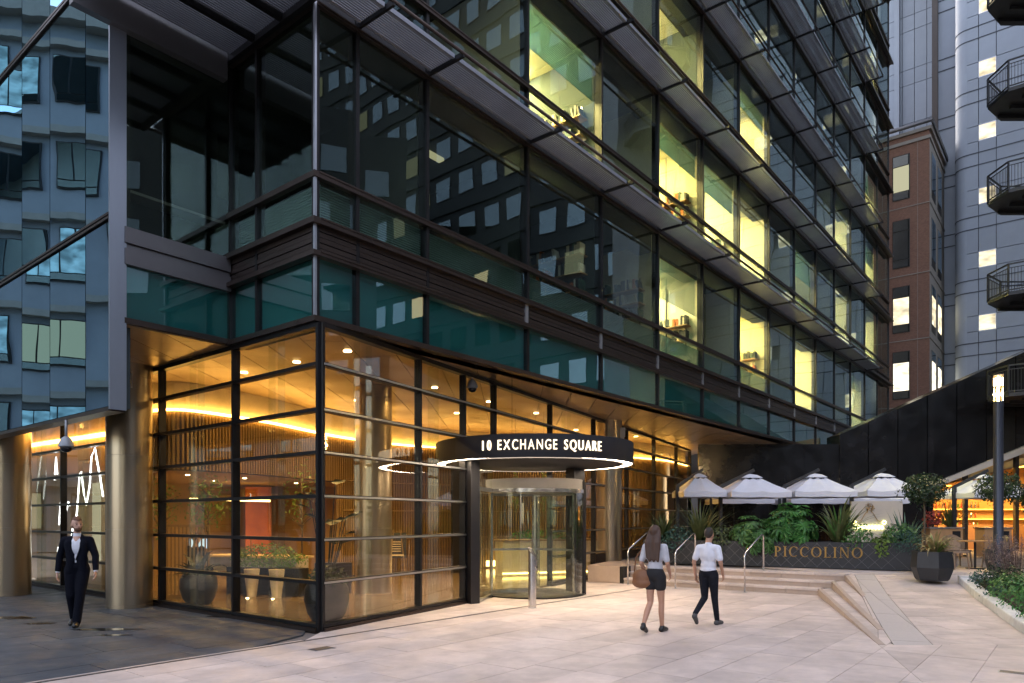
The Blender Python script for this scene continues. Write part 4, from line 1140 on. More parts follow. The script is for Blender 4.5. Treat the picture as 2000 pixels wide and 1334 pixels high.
# umbrellas
def umbrella(x, y, zc, half, lab, grp, rz=0.):
    t = thing('parasol', lab, 'parasol', (x,y,.45), rz, grp)
    h = half; z = zc-.45
    px = -half-.02
    MB().box(px-.055,px+.055,-.055,.055,0,z+.42).build('post','post_grey',t)
    MB().bar((px,0,z+.40),(.15,0,z+.98),.07,.10).build('arm','post_grey',t)
    MB().box(px-.3,px+.3,-.3,.3,0,.06).build('base','post_grey',t)
    cz = z+.80
    prof = [(h,z),(h,z+.20),(h*.62,z+.42),(h*.25,z+.68)]
    pts = [(1,1),(0,1),(-1,1),(-1,0),(-1,-1),(0,-1),(1,-1),(1,0)]
    for q in range(8):                        # eight canvas panels
        a = pts[q]; b = pts[(q+1)%8]; m = MB(); NB = 4
        for (r0,z0),(r1,z1) in zip(prof,prof[1:]):
            for e in range(NB):
                f0 = e/NB; f1 = (e+1)/NB
                def P(r,zz,f):
                    sag = .05*math.sin(PI*f) if zz > z+.01 else .02*math.sin(PI*f)
                    return ((a[0]+(b[0]-a[0])*f)*r,(a[1]+(b[1]-a[1])*f)*r, zz-sag)
                m.quad(P(r0,z0,f0),P(r0,z0,f1),P(r1,z1,f1),P(r1,z1,f0))
        m.build('canvas_panel','canvas_white',t,smooth=True)
    m = MB(); cap = [(h*.32,z+.69),(h*.18,z+.79),(0.01,z+.84)]
    for (r0,z0),(r1,z1) in zip(cap,cap[1:]):
        for q in range(8):
            a = pts[q]; b = pts[(q+1)%8]; m.quad((a[0]*r0,a[1]*r0,z0),(b[0]*r0,b[1]*r0,z0),(b[0]*r1,b[1]*r1,z1),(a[0]*r1,a[1]*r1,z1))
    m.build('vent_cap','canvas_white',t,smooth=True)
    for q in range(8):
        a = pts[q]; MB().bar((a[0]*h*.97,a[1]*h*.97,z+.16),(0,0,z+.70),.02).build('rib','post_grey',t)
    MB().tube([(.0,0,z+.66),(0,0,z+.95)],.03,8).build('hub','post_grey',t)
G = 'white parasols behind the planter'
for x, lab in ((6.55,'white square parasol nearest the glass facade, leftmost of the front row'),(8.35,'white square parasol second from left in the front row'),(10.62,'white square parasol third from left in the front row'),(12.95,'white square parasol in front row left of the topiary ball tree'),(16.55,'white square parasol at far right behind lamp post')):
    umbrella(x, 25., 2.50+.03*math.sin(x*3), .74 if x < 7 else 1.03, lab, G, R(3*math.sin(x*7)))
for x, lab in ((8.9,'white parasol in back row showing between second and third front parasols'),(11.6,'white parasol in back row showing between third and fourth front parasols'),(14.0,'white parasol in back row hidden mostly by fourth front parasol')):
    umbrella(x, 28., 2.35, 1.05, lab, 'white parasols in the back row', 0)
# ------------------------------------------------------------------ planter with gold letters
pA, pB = Vector((5.79,19.9)), Vector((9.97,17.6)); pd = (pB-pA).normalized(); pang = math.atan2(pd.y,pd.x)
pl0 = pA-pd*2.2; PL = (pB-pl0).length
plr = thing('planter_box', 'long black quilted planter box with gold serif letters along the terrace', 'planter', (pl0.x,pl0.y,.45), pang)
PH = .70
m = MB(); m.box(0,PL,0,.03,.02,PH); m.box(0,.03,.03,.75,.02,PH); m.box(PL-.03,PL,.03,.75,.02,PH); m.box(0.03,PL-.03,.72,.75,.02,PH); m.box(.03,PL-.03,.03,.72,.02,.06); m.build('box_shell','planter_black',plr)
MB().box(.03,PL-.03,.03,.72,PH-.12,PH-.06).build('soil','soil',plr)
m = MB(); stp = .30; x = -.7
while x < PL:
    for sgn in (1,-1):
        a = Vector((x if sgn>0 else x+PH-.06, -.004, .04)); b = Vector((x+PH-.06 if sgn>0 else x, -.004, PH-.02))
        for p, q in ((a,b),(b,a)): pass
        if min(a.x,b.x) >= 0 and max(a.x,b.x) <= PL: m.bar(a,b,.012,.008)
    x += stp
m.build('quilt_seam','fascia_grey',plr)
# serif letters
def serif(ch, h):
    m = MB(); T = .035; d0, d1 = -.03, -.004; th = h*.045; st_ = h*.15
    def bx(x0,x1,z0,z1): m.box(x0,x1,d0,d1,z0,z1)
    def ring(w, gap=None):
        n = 36; out = []
        for q in range(n):
            t0 = 2*PI*q/n; t1 = 2*PI*(q+1)/n
            if gap and (math.cos((t0+t1)/2) > gap): continue
            def o_(t): return (w/2+w/2*math.cos(t), h/2+h/2*math.sin(t))
            def i_(t): return (w/2+(w/2-st_)*math.cos(t), h/2+(h/2-th)*math.sin(t))
            P = [o_(t0),o_(t1),i_(t1),i_(t0)]; i = len(m.v)
            m.v += [(p[0],d0,p[1]) for p in P]+[(p[0],d1,p[1]) for p in P]
            m.f += [(i,i+1,i+2,i+3),(i+7,i+6,i+5,i+4),(i,i+4,i+5,i+1),(i+2,i+6,i+7,i+3)]
        return w
    if ch == 'I': bx(st_*.6,st_*1.6,0,h); bx(0,st_*2.2,0,th); bx(0,st_*2.2,h-th,h); w = st_*2.2
    elif ch == 'L': bx(st_*.5,st_*1.5,0,h); bx(0,h*.58,0,th); bx(0,st_*2.1,h-th,h); bx(h*.53,h*.58,0,h*.2); w = h*.6
    elif ch == 'O': w = ring(h*.92)
    elif ch == 'C': w = ring(h*.88, .62)*.9; bx(w*.88,w*.94,h*.70,h*.93)
    elif ch == 'N':
        bx(st_*.7,st_*1.1,0,h); bx(h*.72,h*.72+st_*.4,0,h); bx(0,st_*1.8,0,th); bx(h*.60,h*.86,h-th,h); w = h*.86
        i = len(m.v); m.v += [(st_*.5,d0,h),(st_*1.6,d0,h),(h*.78,d0,0),(h*.70,d0,0),(st_*.5,d1,h),(st_*1.6,d1,h),(h*.78,d1,0),(h*.70,d1,0)]
        m.f += [(i,i+1,i+2,i+3),(i+7,i+6,i+5,i+4),(i,i+4,i+5,i+1),(i+1,i+5,i+6,i+2),(i+3,i+2,i+6,i+7),(i,i+3,i+7,i+4)]
    else:
        bx(st_*.5,st_*1.5,0,h); bx(0,st_*2,0,th); bx(0,st_*1.5,h-th,h); k = MB(); w = h*.62
        n = 20; cx, cz, rx, rz_ = st_*1.2, h*.73, h*.42, h*.27
        for q in range(n):
            t0 = -PI/2+PI*q/n; t1 = -PI/2+PI*(q+1)/n
            P = [(cx+rx*math.cos(t0),cz+rz_*math.sin(t0)),(cx+rx*math.cos(t1),cz+rz_*math.sin(t1)),(cx+(rx-st_)*math.cos(t1),cz+(rz_-th)*math.sin(t1)),(cx+(rx-st_)*math.cos(t0),cz+(rz_-th)*math.sin(t0))]
            i = len(m.v); m.v += [(p[0],d0,p[1]) for p in P]+[(p[0],d1,p[1]) for p in P]
            m.f += [(i,i+1,i+2,i+3),(i+7,i+6,i+5,i+4),(i,i+4,i+5,i+1),(i+2,i+6,i+7,i+3)]
    return m, w
x = 2.2+1.46
for ch in 'PICCOLINO':
    m, w = serif(ch, .275); o = m.build('letter','gold_letter',plr,fixn=True); o.location = (x,0,.30); x += w+.055
# ------------------------------------------------------------------ foliage generators
def strap_leaves(n, length, width, spread, seed, droop=.5, base_r=.08):
    rr = random.Random(seed); m = MB()
    for i in range(n):
        a = rr.uniform(0,2*PI); L_ = length*rr.uniform(.55,1.1); w = width*rr.uniform(.7,1.2); tilt = rr.uniform(.05,spread)
        dr_ = droop*rr.uniform(.3,1.3); ca, sa = math.cos(a), math.sin(a); br = base_r*rr.random()
        S = 7; prev = None; r = br; z = 0; ang = tilt
        for q in range(S+1):
            f = q/S; ww = w*(1-f**2.2)*(.6+.8*min(1,f*2.5))*.5+.001
            p = Vector((ca*r, sa*r, z)); sd_ = Vector((-sa, ca, 0))*ww
            cur = (p-sd_, p+Vector((ca*-.25*ww,sa*-.25*ww,0))-Vector((0,0,ww*.35)), p+sd_)
            if prev:
                m.quad(prev[0],prev[1],cur[1],cur[0]); m.quad(prev[1],prev[2],cur[2],cur[1])
            prev = cur; ang = tilt+dr_*f*f*2.2; r += math.sin(ang)*L_/S; z += math.cos(ang)*L_/S
    return m
def palmate(n, rad, leaf, seed, zc=0., flat=1.):
    rr = random.Random(seed); m = MB()
    for i in range(n):
        v = Vector((rr.gauss(0,1), rr.gauss(0,1), abs(rr.gauss(0,1))*.9-.25)); v.normalize()
        p = Vector((v.x*rad[0], v.y*rad[1], zc+v.z*rad[2]))*rr.uniform(.55,1.02)
        nrm = (v+Vector((rr.uniform(-.4,.4), rr.uniform(-.4,.4), .55))).normalized()
        x = nrm.orthogonal().normalized(); y = nrm.cross(x); a0 = rr.uniform(0,2*PI); L_ = leaf*rr.uniform(.6,1.15)
        for k in range(7):
            t = a0+R(-125+k*41.5); l = L_*(1-.06*abs(k-3)**1.3); d = x*math.cos(t)+y*math.sin(t); e = nrm.cross(d)
            tip = p+d*l-nrm*l*.28; mid = p+d*l*.58-nrm*l*.03; w = l*.17
            i0 = len(m.v); m.v += [tuple(p),tuple(mid+e*w),tuple(tip),tuple(mid-e*w)]; m.f.append((i0,i0+1,i0+2,i0+3))
    return m
def leafball(n, rad, leaf, seed, c=(0,0,0), lo=.5, squash=1., shell=None):
    rr = random.Random(seed); m = MB()
    bumps = [Vector((rr.gauss(0,1),rr.gauss(0,1),rr.gauss(0,1))).normalized() for _ in range(9)]
    for i in range(n):
        v = Vector((rr.gauss(0,1), rr.gauss(0,1), rr.gauss(0,1))).normalized()
        k = 1+.16*max(max(v.dot(b) for b in bumps)-.7,0)/.3-.10*rr.random()
        p = Vector((v.x*rad[0], v.y*rad[1], v.z*rad[2]))*k*(lo+(1-lo)*rr.random()**.45)+Vector(c)
        nrm = (v+Vector((rr.uniform(-.9,.9), rr.uniform(-.9,.9), rr.uniform(-.3,.9)))).normalized()
        x = nrm.orthogonal().normalized(); y = nrm.cross(x); a = rr.uniform(0,2*PI); d = x*math.cos(a)+y*math.sin(a); e = nrm.cross(d); l = leaf*rr.uniform(.6,1.25); w = l*.24
        i0 = len(m.v); m.v += [tuple(p),tuple(p+d*l*.5+e*w+nrm*l*.06),tuple(p+d*l),tuple(p+d*l*.5-e*w+nrm*l*.06)]; m.f.append((i0,i0+1,i0+2,i0+3))
    return m
def plant(name, label, cat, loc, parts, group=None):
    t = thing(name, label, cat, loc, 0, group)
    for nm, mb, mt in parts: mb.build(nm, mt, t)
    return t
def on_planter(t, dy=.38): p = pl0+pd*t+Vector((-pd.y,pd.x))*dy; return (p.x,p.y,.45+PH-.1)
GP = 'plants in the long black planter'
def stems(n, r, h, seed):
    rr = random.Random(seed); m = MB()
    for i in range(n):
        a = rr.uniform(0,2*PI); m.tube([(0,0,0),(math.cos(a)*r*.5,math.sin(a)*r*.5,h*.55),(math.cos(a)*r,math.sin(a)*r,h)],[.014,.011,.006],5)
    return m
plant('fatsia_shrub','big glossy green fatsia with hand shaped leaves left of the gold letters','shrub',on_planter(3.05),[('leaves',palmate(150,(.62,.5,.62),.26,11,.20),'leaf_mid'),('stems',stems(8,.3,.5,1),'bark')],GP)
plant('fatsia_shrub','largest fatsia shrub above the first gold letters of the planter','shrub',on_planter(4.0),[('leaves',palmate(210,(.70,.55,.85),.26,12,.35),'leaf_green'),('stems',stems(9,.3,.7,2),'bark')],GP)
plant('trailing_shrub','low fatsia spilling over planter front beside the last handrail','shrub',on_planter(3.42,.06),[('leaves',palmate(95,(.5,.28,.46),.2,13,-.04),'leaf_mid'),('stems',stems(5,.25,.2,3),'bark')],GP)
plant('flax_plant','tall strap leaved flax with drooping tips over the gold letters','plant',on_planter(5.2),[('leaves',strap_leaves(70,1.35,.06,.75,21,.6),'leaf_olive'),('inner_leaves',strap_leaves(30,1.1,.055,.6,22,.4),'leaf_mid')],GP)
plant('leafy_shrub','pale bushy shrub at the foot of the flax above the letters','shrub',on_planter(5.65,.25),[('leaves',leafball(500,(.42,.32,.36),.10,23,(0,0,.2)),'leaf_mid'),('stems',stems(6,.2,.3,4),'bark')],GP)
plant('flax_plant','dark bronze flax standing tall at facade end of planter','plant',on_planter(1.55),[('leaves',strap_leaves(70,1.35,.055,.8,24,.5),'leaf_olive'),('inner_leaves',strap_leaves(30,1.2,.05,.7,25,.5),'leaf_dark')],GP)
plant('flax_plant','dark arching flax at the extreme left end of the planter','plant',on_planter(.5),[('leaves',strap_leaves(70,1.15,.05,.95,26,.7),'leaf_dark'),('inner_leaves',strap_leaves(30,1.1,.05,.7,27,.5),'leaf_olive')],GP)
plant('leafy_shrub','blue green low shrub under the left flax plants','shrub',on_planter(1.0,.15),[('leaves',leafball(500,(.5,.3,.38),.11,28,(0,0,.1)),'leaf_blue'),('stems',stems(6,.2,.2,5),'bark')],GP)
plant('leafy_shrub','variegated shrub behind the man in white beside fatsia','shrub',on_planter(2.2,.2),[('leaves',leafball(560,(.45,.32,.42),.13,29,(0,0,.1)),'leaf_olive'),('stems',stems(6,.2,.2,6),'bark')],GP)
plant('leafy_shrub','lime green small shrub at planter front under the lit sign','shrub',on_planter(6.25,.1),[('leaves',leafball(240,(.22,.18,.28),.13,30,(0,0,.02)),'leaf_lime'),('stems',stems(5,.15,.2,7),'bark')],GP)
plant('leafy_shrub','dense green bush right of the flax under the glowing sign','shrub',on_planter(6.6,.42),[('leaves',leafball(700,(.42,.34,.40),.10,31,(0,0,.2)),'leaf_mid'),('stems',stems(6,.2,.3,8),'bark')],GP)
plant('conifer_shrub','grey blue conifer bush at the right end of planter','shrub',on_planter(6.75,.15),[('leaves',leafball(900,(.36,.3,.36),.06,32,(.0,0,.1)),'leaf_blue'),('stems',stems(6,.2,.2,9),'bark')],GP)
plant('yucca_plant','spiky grey yucca fanning against pale leaning wall','plant',on_planter(6.75,.6),[('leaves',strap_leaves(60,1.0,.04,1.25,33,.12),'leaf_blue'),('stem',stems(3,.05,.4,10),'bark')],GP)
# lit wall panel with glowing sign behind the planter
t = thing('sign_wall','pale leaning wall panel behind the planter carrying a glowing scroll sign','sign',(11.0,21.9,.45),R(-12))
m = MB(); m.v = [(-.72,0,0),(.92,0,0),(.92,0,1.85),(-.52,0,1.85),(-.72,.12,0),(.92,.12,0),(.92,.12,1.85),(-.52,.12,1.85)]
m.f = [(0,1,2,3),(7,6,5,4),(0,4,5,1),(3,2,6,7),(0,3,7,4),(1,5,6,2)]; m.build('wall_panel','plaster_pale',t)
for q in range(9):
    xx = -.45+q*.095; MB().tube([(xx,-.04,1.02),(xx+.03,-.04,1.12),(xx+.06,-.04,1.02),(xx+.03,-.04,.98),(xx,-.04,1.10)],.013,5).build('glow_tube','neon_yellow',t,smooth=True)
for sgn in (1,-1):
    MB().tube([(-.03+sgn*(.45-.40*f)+.0, -.04, 1.18+.34*f**1.6+.04*math.sin(9*f)) for f in [i/14 for i in range(15)]],.010,6).build('scroll','gold_letter',t,smooth=True)
    MB().tube([(-.03+sgn*(.42+.05*math.cos(a)), -.04, 1.20+.05*math.sin(a)) for a in [i*.5 for i in range(13)]],.010,6).build('scroll','neon_yellow',t,smooth=True)
leafball(90,(.13,.03,.12),.06,61,(-.03,-.05,1.66)).build('crest_leaves','gold_letter',t)
# hexagonal pots and topiary
def hexpot(name, label, loc, w, h, group, rz=.3):
    t = thing(name, label, 'plant pot', loc, rz, group)
    prof = [(.36,0),(.40,.06),(.50,.45),(.47,.97),(.47,1.0)]
    for q in range(6):
        a0 = PI/3*q; a1 = PI/3*(q+1); m = MB()
        for (r0,z0),(r1,z1) in zip(prof,prof[1:]):
            m.quad((r0*w*math.cos(a0),r0*w*math.sin(a0),z0*h),(r0*w*math.cos(a1),r0*w*math.sin(a1),z0*h),(r1*w*math.cos(a1),r1*w*math.sin(a1),z1*h),(r1*w*math.cos(a0),r1*w*math.sin(a0),z1*h))
            m.quad((r0*w*.93*math.cos(a0),r0*w*.93*math.sin(a0),z0*h),(r1*w*.93*math.cos(a0),r1*w*.93*math.sin(a0),z1*h),(r1*w*.93*math.cos(a1),r1*w*.93*math.sin(a1),z1*h),(r0*w*.93*math.cos(a1),r0*w*.93*math.sin(a1),z0*h))
        m.quad((.47*w*math.cos(a0),.47*w*math.sin(a0),h),(.47*w*math.cos(a1),.47*w*math.sin(a1),h),(.437*w*math.cos(a1),.437*w*math.sin(a1),h),(.437*w*math.cos(a0),.437*w*math.sin(a0),h))
        m.build('pot_side','planter_black',t)
    MB().prism([(.44*w*math.cos(PI/3*q),.44*w*math.sin(PI/3*q)) for q in range(6)],h*.82,h*.88).build('soil','soil',t)
    return t
hexpot('hexagonal_pot','black faceted pot with variegated spiky plant at right end of planter',(9.28,15.75,.40),.86,.64,'black faceted pots')
plant('variegated_plant','straw coloured arching spiky plant in the black faceted pot','plant',(9.36,15.78,.94),[('leaves',strap_leaves(46,.72,.05,.9,41,1.3),'leaf_straw'),('inner_leaves',strap_leaves(30,.5,.045,.7,42,.8),'leaf_lime')])
def topiary(x, y, zb_, zc, r, label, seed, potlab):
    hexpot('hexagonal_pot', potlab, (x,y,zb_), .62, .55, 'black faceted pots', .1)
    t = thing('topiary_tree', label, 'tree', (x,y,zb_+.45), 0, 'ball topiary trees')
    hh = zc-zb_-.45
    MB().tube([(0,0,0),(.01,.01,hh*.5),(0,0,hh)],[.026,.022,.018],8).build('trunk','bark',t,smooth=True)
    m = MB(); rr = random.Random(seed)
    for i in range(9):
        a = rr.uniform(0,2*PI); m.tube([(0,0,hh-r*.7),(math.cos(a)*r*.4,math.sin(a)*r*.4,hh+rr.uniform(-.1,.2)),(math.cos(a)*r*.75,math.sin(a)*r*.75,hh+rr.uniform(-.2,.3))],[.012,.008,.004],5)
    m.build('limb','bark',t)
    leafball(1700,(r*1.08,r,r*.78),.085,seed,(0,0,hh),.45).build('crown','leaf_dark',t)
    leafball(120,(r*1.3,r*1.2,r*.9),.09,seed+1,(0,0,hh-.05),.85).build('stray_leaves','leaf_dark',t)
topiary(9.78,16.9,.45,2.46,.45,'dark clipped ball topiary tree between planter and restaurant',51,'small black faceted pot under the ball tree beside the planter')
topiary(12.15,17.8,.45,2.55,.46,'dark ball topiary tree partly behind the lamp post',52,'small black faceted pot behind the lamp post')
topiary(13.0,17.6,.45,2.28,.42,'dark ball topiary tree cut by the right frame edge',53,'small black faceted pot at the right frame edge')
# terrace chairs and table
def chair(x, y, rz, label):
    t = thing('terrace_chair', label, 'chair', (x,y,.45), rz, 'wicker terrace chairs')
    MB().box(-.24,.24,-.22,.24,.42,.47).build('seat','wicker',t)
    m = MB(); n = 10
    for q in range(n):
        f0 = -1+2*q/n; f1 = -1+2*(q+1)/n
        P = lambda f, z: (.27*math.sin(f*1.25), .28*math.cos(f*1.25)-.02, z)
        h_ = lambda f: .88-.22*abs(f)**2
        m.quad(P(f0,.50),P(f1,.50),P(f1,h_(f1)),P(f0,h_(f0)))
        m.quad(Vector(P(f0,.50))*.93,Vector(P(f0,h_(f0)))*.93,Vector(P(f1,h_(f1)))*.93,Vector(P(f1,.50))*.93)
    m.build('backrest','wicker',t)
    for sx_, sy_ in ((-1,-1),(1,-1),(1,1),(-1,1)): MB().bar((sx_*.20,sy_*.19,.42),(sx_*.24,sy_*.22,0),.03).build('leg','wicker',t)
chair(11.55,18.6,R(100),'wicker terrace chair with curved back left of the small table'); chair(12.75,18.75,R(-80),'wicker terrace chair right of the small table'); chair(12.2,19.5,R(5),'wicker terrace chair behind the small table')
t = thing('terrace_table','small dark bistro table among wicker chairs by the restaurant','table',(12.15,18.7,.45))
MB().box(-.35,.35,-.35,.35,.71,.74).build('tabletop','wood_bar',t); MB().tube([(0,0,.03),(0,0,.71)],.03,8).build('pedestal','post_grey',t); MB().lathe([(.22,0),(.22,.03)],0,0,20).build('foot','post_grey',t)
plant('palm_plant','arching palm like plant glowing amber in front of restaurant bar','plant',(15.6,25.4,1.45),[('leaves',strap_leaves(70,1.05,.04,1.2,71,.5),'leaf_olive'),('stem',stems(3,.05,.2,11),'bark')])
plant('red_plant','small red leaved plant on the timber station by the parasol post','plant',(14.3,24.2,1.48),[('leaves',leafball(160,(.3,.25,.3),.14,72,(0,0,.3)),'leaf_red'),('stems',stems(6,.15,.3,12),'bark')])
# ------------------------------------------------------------------ planting bed with white kerb
kA, kB = Vector((9.80,15.6)), Vector((7.0,9.1)); kd = (kB-kA).normalized(); kn = Vector((-kd.y,kd.x))
if kn.x < 0: kn = -kn
bed = thing('planting_bed','raised planting bed with white stone kerb at the right edge','planting bed',(0,0,0))
Lk = (kB-kA).length; n = 6
for q in range(n):
    a = kA+kd*(Lk*q/n+.006); b = kA+kd*(Lk*(q+1)/n-.006); pts = [a,b,b+kn*.24,a+kn*.24]; pp = [(p.x,p.y) for p in pts]
    if area(pp) < 0: pp.reverse()
    o = MB().prism(pp, lambda x,y: z_ramp(x,y)-.1, lambda x,y: z_ramp(x,y)+.155).build('kerb_stone','kerb_white',bed)
    bv = o.modifiers.new('b','BEVEL'); bv.width = .025; bv.segments = 2
e0 = kA+kn*.24
o = MB().prism([(kA.x,kA.y),(kA.x+kn.x*2.5-.0,kA.y+kn.y*2.5),(kA.x+kn.x*2.5-kd.x*.24,kA.y+kn.y*2.5-kd.y*.24),(kA.x-kd.x*.24,kA.y-kd.y*.24)], .25, .50).build('kerb_stone','kerb_white',bed,fixn=True)
pts = [kA+kn*.25,kB+kn*.25,kB+kn*4,kA+kn*4]; pp = [(p.x,p.y) for p in pts]
if area(pp) < 0: pp.reverse()
MB().prism(pp, -.05, lambda x,y: z_ramp(x,y)+.14).build('soil','soil',bed)
GB = 'plants in the white kerbed bed'
def bedp(t, d): p = kA+kd*t+kn*d; return (p.x,p.y,z_ramp(p.x,p.y)+.12)
def fine(n, rad, hgt, seed, leaf=.05):        # feathery mound
    return leafball(n, (rad,rad,hgt), leaf, seed, (0,0,hgt*.25), .35)
def twigs(n, r, h, seed):
    rr = random.Random(seed); m = MB()
    for i in range(n):
        a = rr.uniform(0,2*PI); q = r*math.sqrt(rr.random()); l = h*rr.uniform(.6,1.1); b = Vector((math.cos(a)*q*.4,math.sin(a)*q*.4,0)); tp = Vector((math.cos(a)*q,math.sin(a)*q,l))
        d = (tp-b); sd_ = Vector((-math.sin(a),math.cos(a),0))*.003
        m.quad(b-sd_,b+sd_,tp+sd_,tp-sd_)
        for e in range(7):
            p = b+d*rr.uniform(.55,1); k = Vector((rr.uniform(-1,1),rr.uniform(-1,1),rr.uniform(-.2,1))).normalized()*rr.uniform(.02,.05); s2 = k.orthogonal().normalized()*.008
            m.quad(p-s2,p+s2,p+k+s2,p+k-s2)
    return m
plant('seedhead_plant','airy brown seed head clump at far end of the white kerbed bed','plant',bedp(.75,.9),[('stalks',twigs(260,.7,1.05,81),'leaf_purple'),('leaves',fine(500,.5,.28,82,.07),'leaf_mid')],GB)
plant('seedhead_plant','pinkish brown seed head clump in front of lamp post','plant',bedp(1.9,1.35),[('stalks',twigs(300,.75,1.1,83),'leaf_purple'),('leaves',fine(400,.5,.25,84,.07),'leaf_olive')],GB)
plant('low_shrub','blue grey low shrub spilling over the far end of white kerb','shrub',bedp(.55,.38),[('leaves',fine(500,.34,.26,85,.07),'leaf_blue'),('stems',stems(5,.15,.15,13),'bark')],GB)
plant('low_shrub','dark green low shrub beside the blue grey one by the kerb','shrub',bedp(1.5,.55),[('leaves',fine(1200,.48,.46,86,.07),'leaf_dark'),('stems',stems(5,.15,.15,14),'bark')],GB)
plant('low_shrub','mid green mound halfway along the white kerb','shrub',bedp(2.5,.6),[('leaves',fine(1700,.56,.42,87,.07),'leaf_mid'),('stems',stems(5,.15,.15,15),'bark')],GB)
plant('low_shrub','blue green trailing plant drooping over kerb middle','shrub',bedp(2.2,.28),[('leaves',fine(350,.26,.18,88,.06),'leaf_blue'),('stems',stems(5,.1,.1,16),'bark')],GB)
plant('feathery_shrub','bright green feathery mound nearest the camera in the bed','shrub',bedp(3.7,.85),[('leaves',fine(3400,.8,.48,89,.06),'leaf_green'),('stems',stems(5,.2,.15,17),'bark')],GB)
plant('feathery_shrub','green feathery mound behind the nearest one in bed','shrub',bedp(3.0,1.5),[('leaves',fine(3000,.8,.56,90,.06),'leaf_mid'),('stems',stems(5,.2,.15,18),'bark')],GB)
plant('feathery_shrub','low green feathery mound at frame corner by kerb','shrub',bedp(4.9,.8),[('leaves',fine(2800,.75,.36,91,.06),'leaf_green'),('stems',stems(5,.2,.15,19),'bark')],GB)
# lamp post
t = thing('lamp_post','tall dark lamp post with glowing glass lantern rising from planting bed','lamp post',(10.92,16.0,.35))
MB().lathe([(.115,0),(.115,.4),(.10,.42),(.098,4.02),(.10,4.04)],0,0,24).build('post','lamp_post',t,smooth=True)
smooth_angle(MB().lathe([(.088,4.04),(.088,4.62)],0,0,20,cap=False).build('lantern_glass','glass_door',t),60)
m = MB()
for q in range(10):
    a = 2*PI*q/10; m.bar((.09*math.cos(a),.09*math.sin(a),4.04),(.09*math.cos(a),.09*math.sin(a),4.62),.008)
m.build('lantern_bar','stainless',t)
MB().lathe([(.0,4.62),(.10,4.62),(.10,4.65),(0,4.67)],0,0,20,cap=False).build('lantern_cap','lamp_post',t)
smooth_angle(MB().lathe([(0,4.38),(.05,4.41),(.06,4.5),(.05,4.58),(0,4.60)],0,0,16,cap=False).build('bulb','lamp_glow',t),60)
smooth_angle(MB().lathe([(.03,4.05),(.03,4.36)],0,0,12).build('lamp_tube','lamp_glow',t),60)
# unseen block added behind the viewer, closes the square, keeps horizon glow out of reflections
bb = thing('added_rear_block','added dark block behind the viewer keeping horizon glow out of polished surfaces','building',(-30,-34,0))
MB().box(0,75,-12,0,0,22).build('wall','dark_wall',bb)
wm3 = MB().box(0,2.2,0,.06,0,2.2).mesh('window','glass_window')
for zi in range(4):
    for xi in range(18): inst('window', wm3, bb, (1.5+xi*4.1,.01,1.2+zi*4.6))

rb = thing('added_right_block','added tall dark block on the right keeping bright sky out of glass reflections','building',(46,14,0),R(-90))  # unseen block, added to keep open sky out of the glass reflections
MB().box(0,50,0,12,0,34).build('wall','concrete_dark',rb)
wm4 = MB().box(0,2.2,-.06,0,0,2.2).mesh('window','glass_dim')
for zi in range(7):
    for xi in range(12): inst('window', wm4, rb, (1.5+xi*4.0,-.01,1.2+zi*4.6))

# ------------------------------------------------------------------ lobby and office contents
GL = 'black bowl planters in the lobby'
def bowl(x, y, r, h, label, parts, plabel):
    t = thing('bowl_planter', label, 'plant pot', (x,y,.03), 0, GL)
    smooth_angle(MB().lathe([(.0,0),(r*.62,0),(r*.86,h*.22),(r,h*.55),(r*.97,h*.85),(r*.84,h),(r*.78,h),(r*.88,h*.8),(0,h*.78)],0,0,36,cap=False).build('bowl','bowl_black',t),40)
    MB().lathe([(0,h*.86),(r*.84,h*.86),(r*.84,h*.90),(0,h*.905)],0,0,24,cap=False).build('soil','soil',t)
    plant('bowl_plant', plabel, 'plant', (x,y,.03+h*.88), parts, 'plants in the lobby bowls')
bowl(-6.35,14.45,.36,.60,'round black bowl planter inside the left lobby glass',[('leaves',strap_leaves(24,.75,.10,1.1,101,1.0),'leaf_black'),('undergrowth',leafball(420,(.30,.30,.16),.07,102,(0,0,.05)),'leaf_dark')],'dark low plant with curling leaves in bowl inside left glass')
def bigleaf(n, seed, h):
    rr = random.Random(seed); m = MB()
    for i in range(n):
        a = rr.uniform(0,2*PI); hh = h*rr.uniform(.35,1); r = .12+.22*rr.random(); c = Vector((math.cos(a)*r,math.sin(a)*r,hh))
        d = Vector((math.cos(a),math.sin(a),.5)).normalized(); e = Vector((-math.sin(a),math.cos(a),0)); u_ = d.cross(e); L_ = rr.uniform(.22,.36); w = L_*.36
        pts = [c, c+d*L_*.3+e*w, c+d*L_*.7+e*w*.85, c+d*L_, c+d*L_*.7-e*w*.85, c+d*L_*.3-e*w]
        m.poly([p+Vector((0,0,-.06 if k == 3 else 0)) for k, p in enumerate(pts)])
        m.bar((math.cos(a)*.03,math.sin(a)*.03,0), c, .012)
    return m
bowl(-3.12,12.0,.37,.66,'large black bowl planter in the glass corner of the lobby',[('leaves',bigleaf(16,103,1.75),'leaf_black'),('undergrowth',leafball(400,(.32,.32,.22),.10,104,(0,0,.1)),'leaf_dark')],'tall dark big leaved plant in the glass corner')
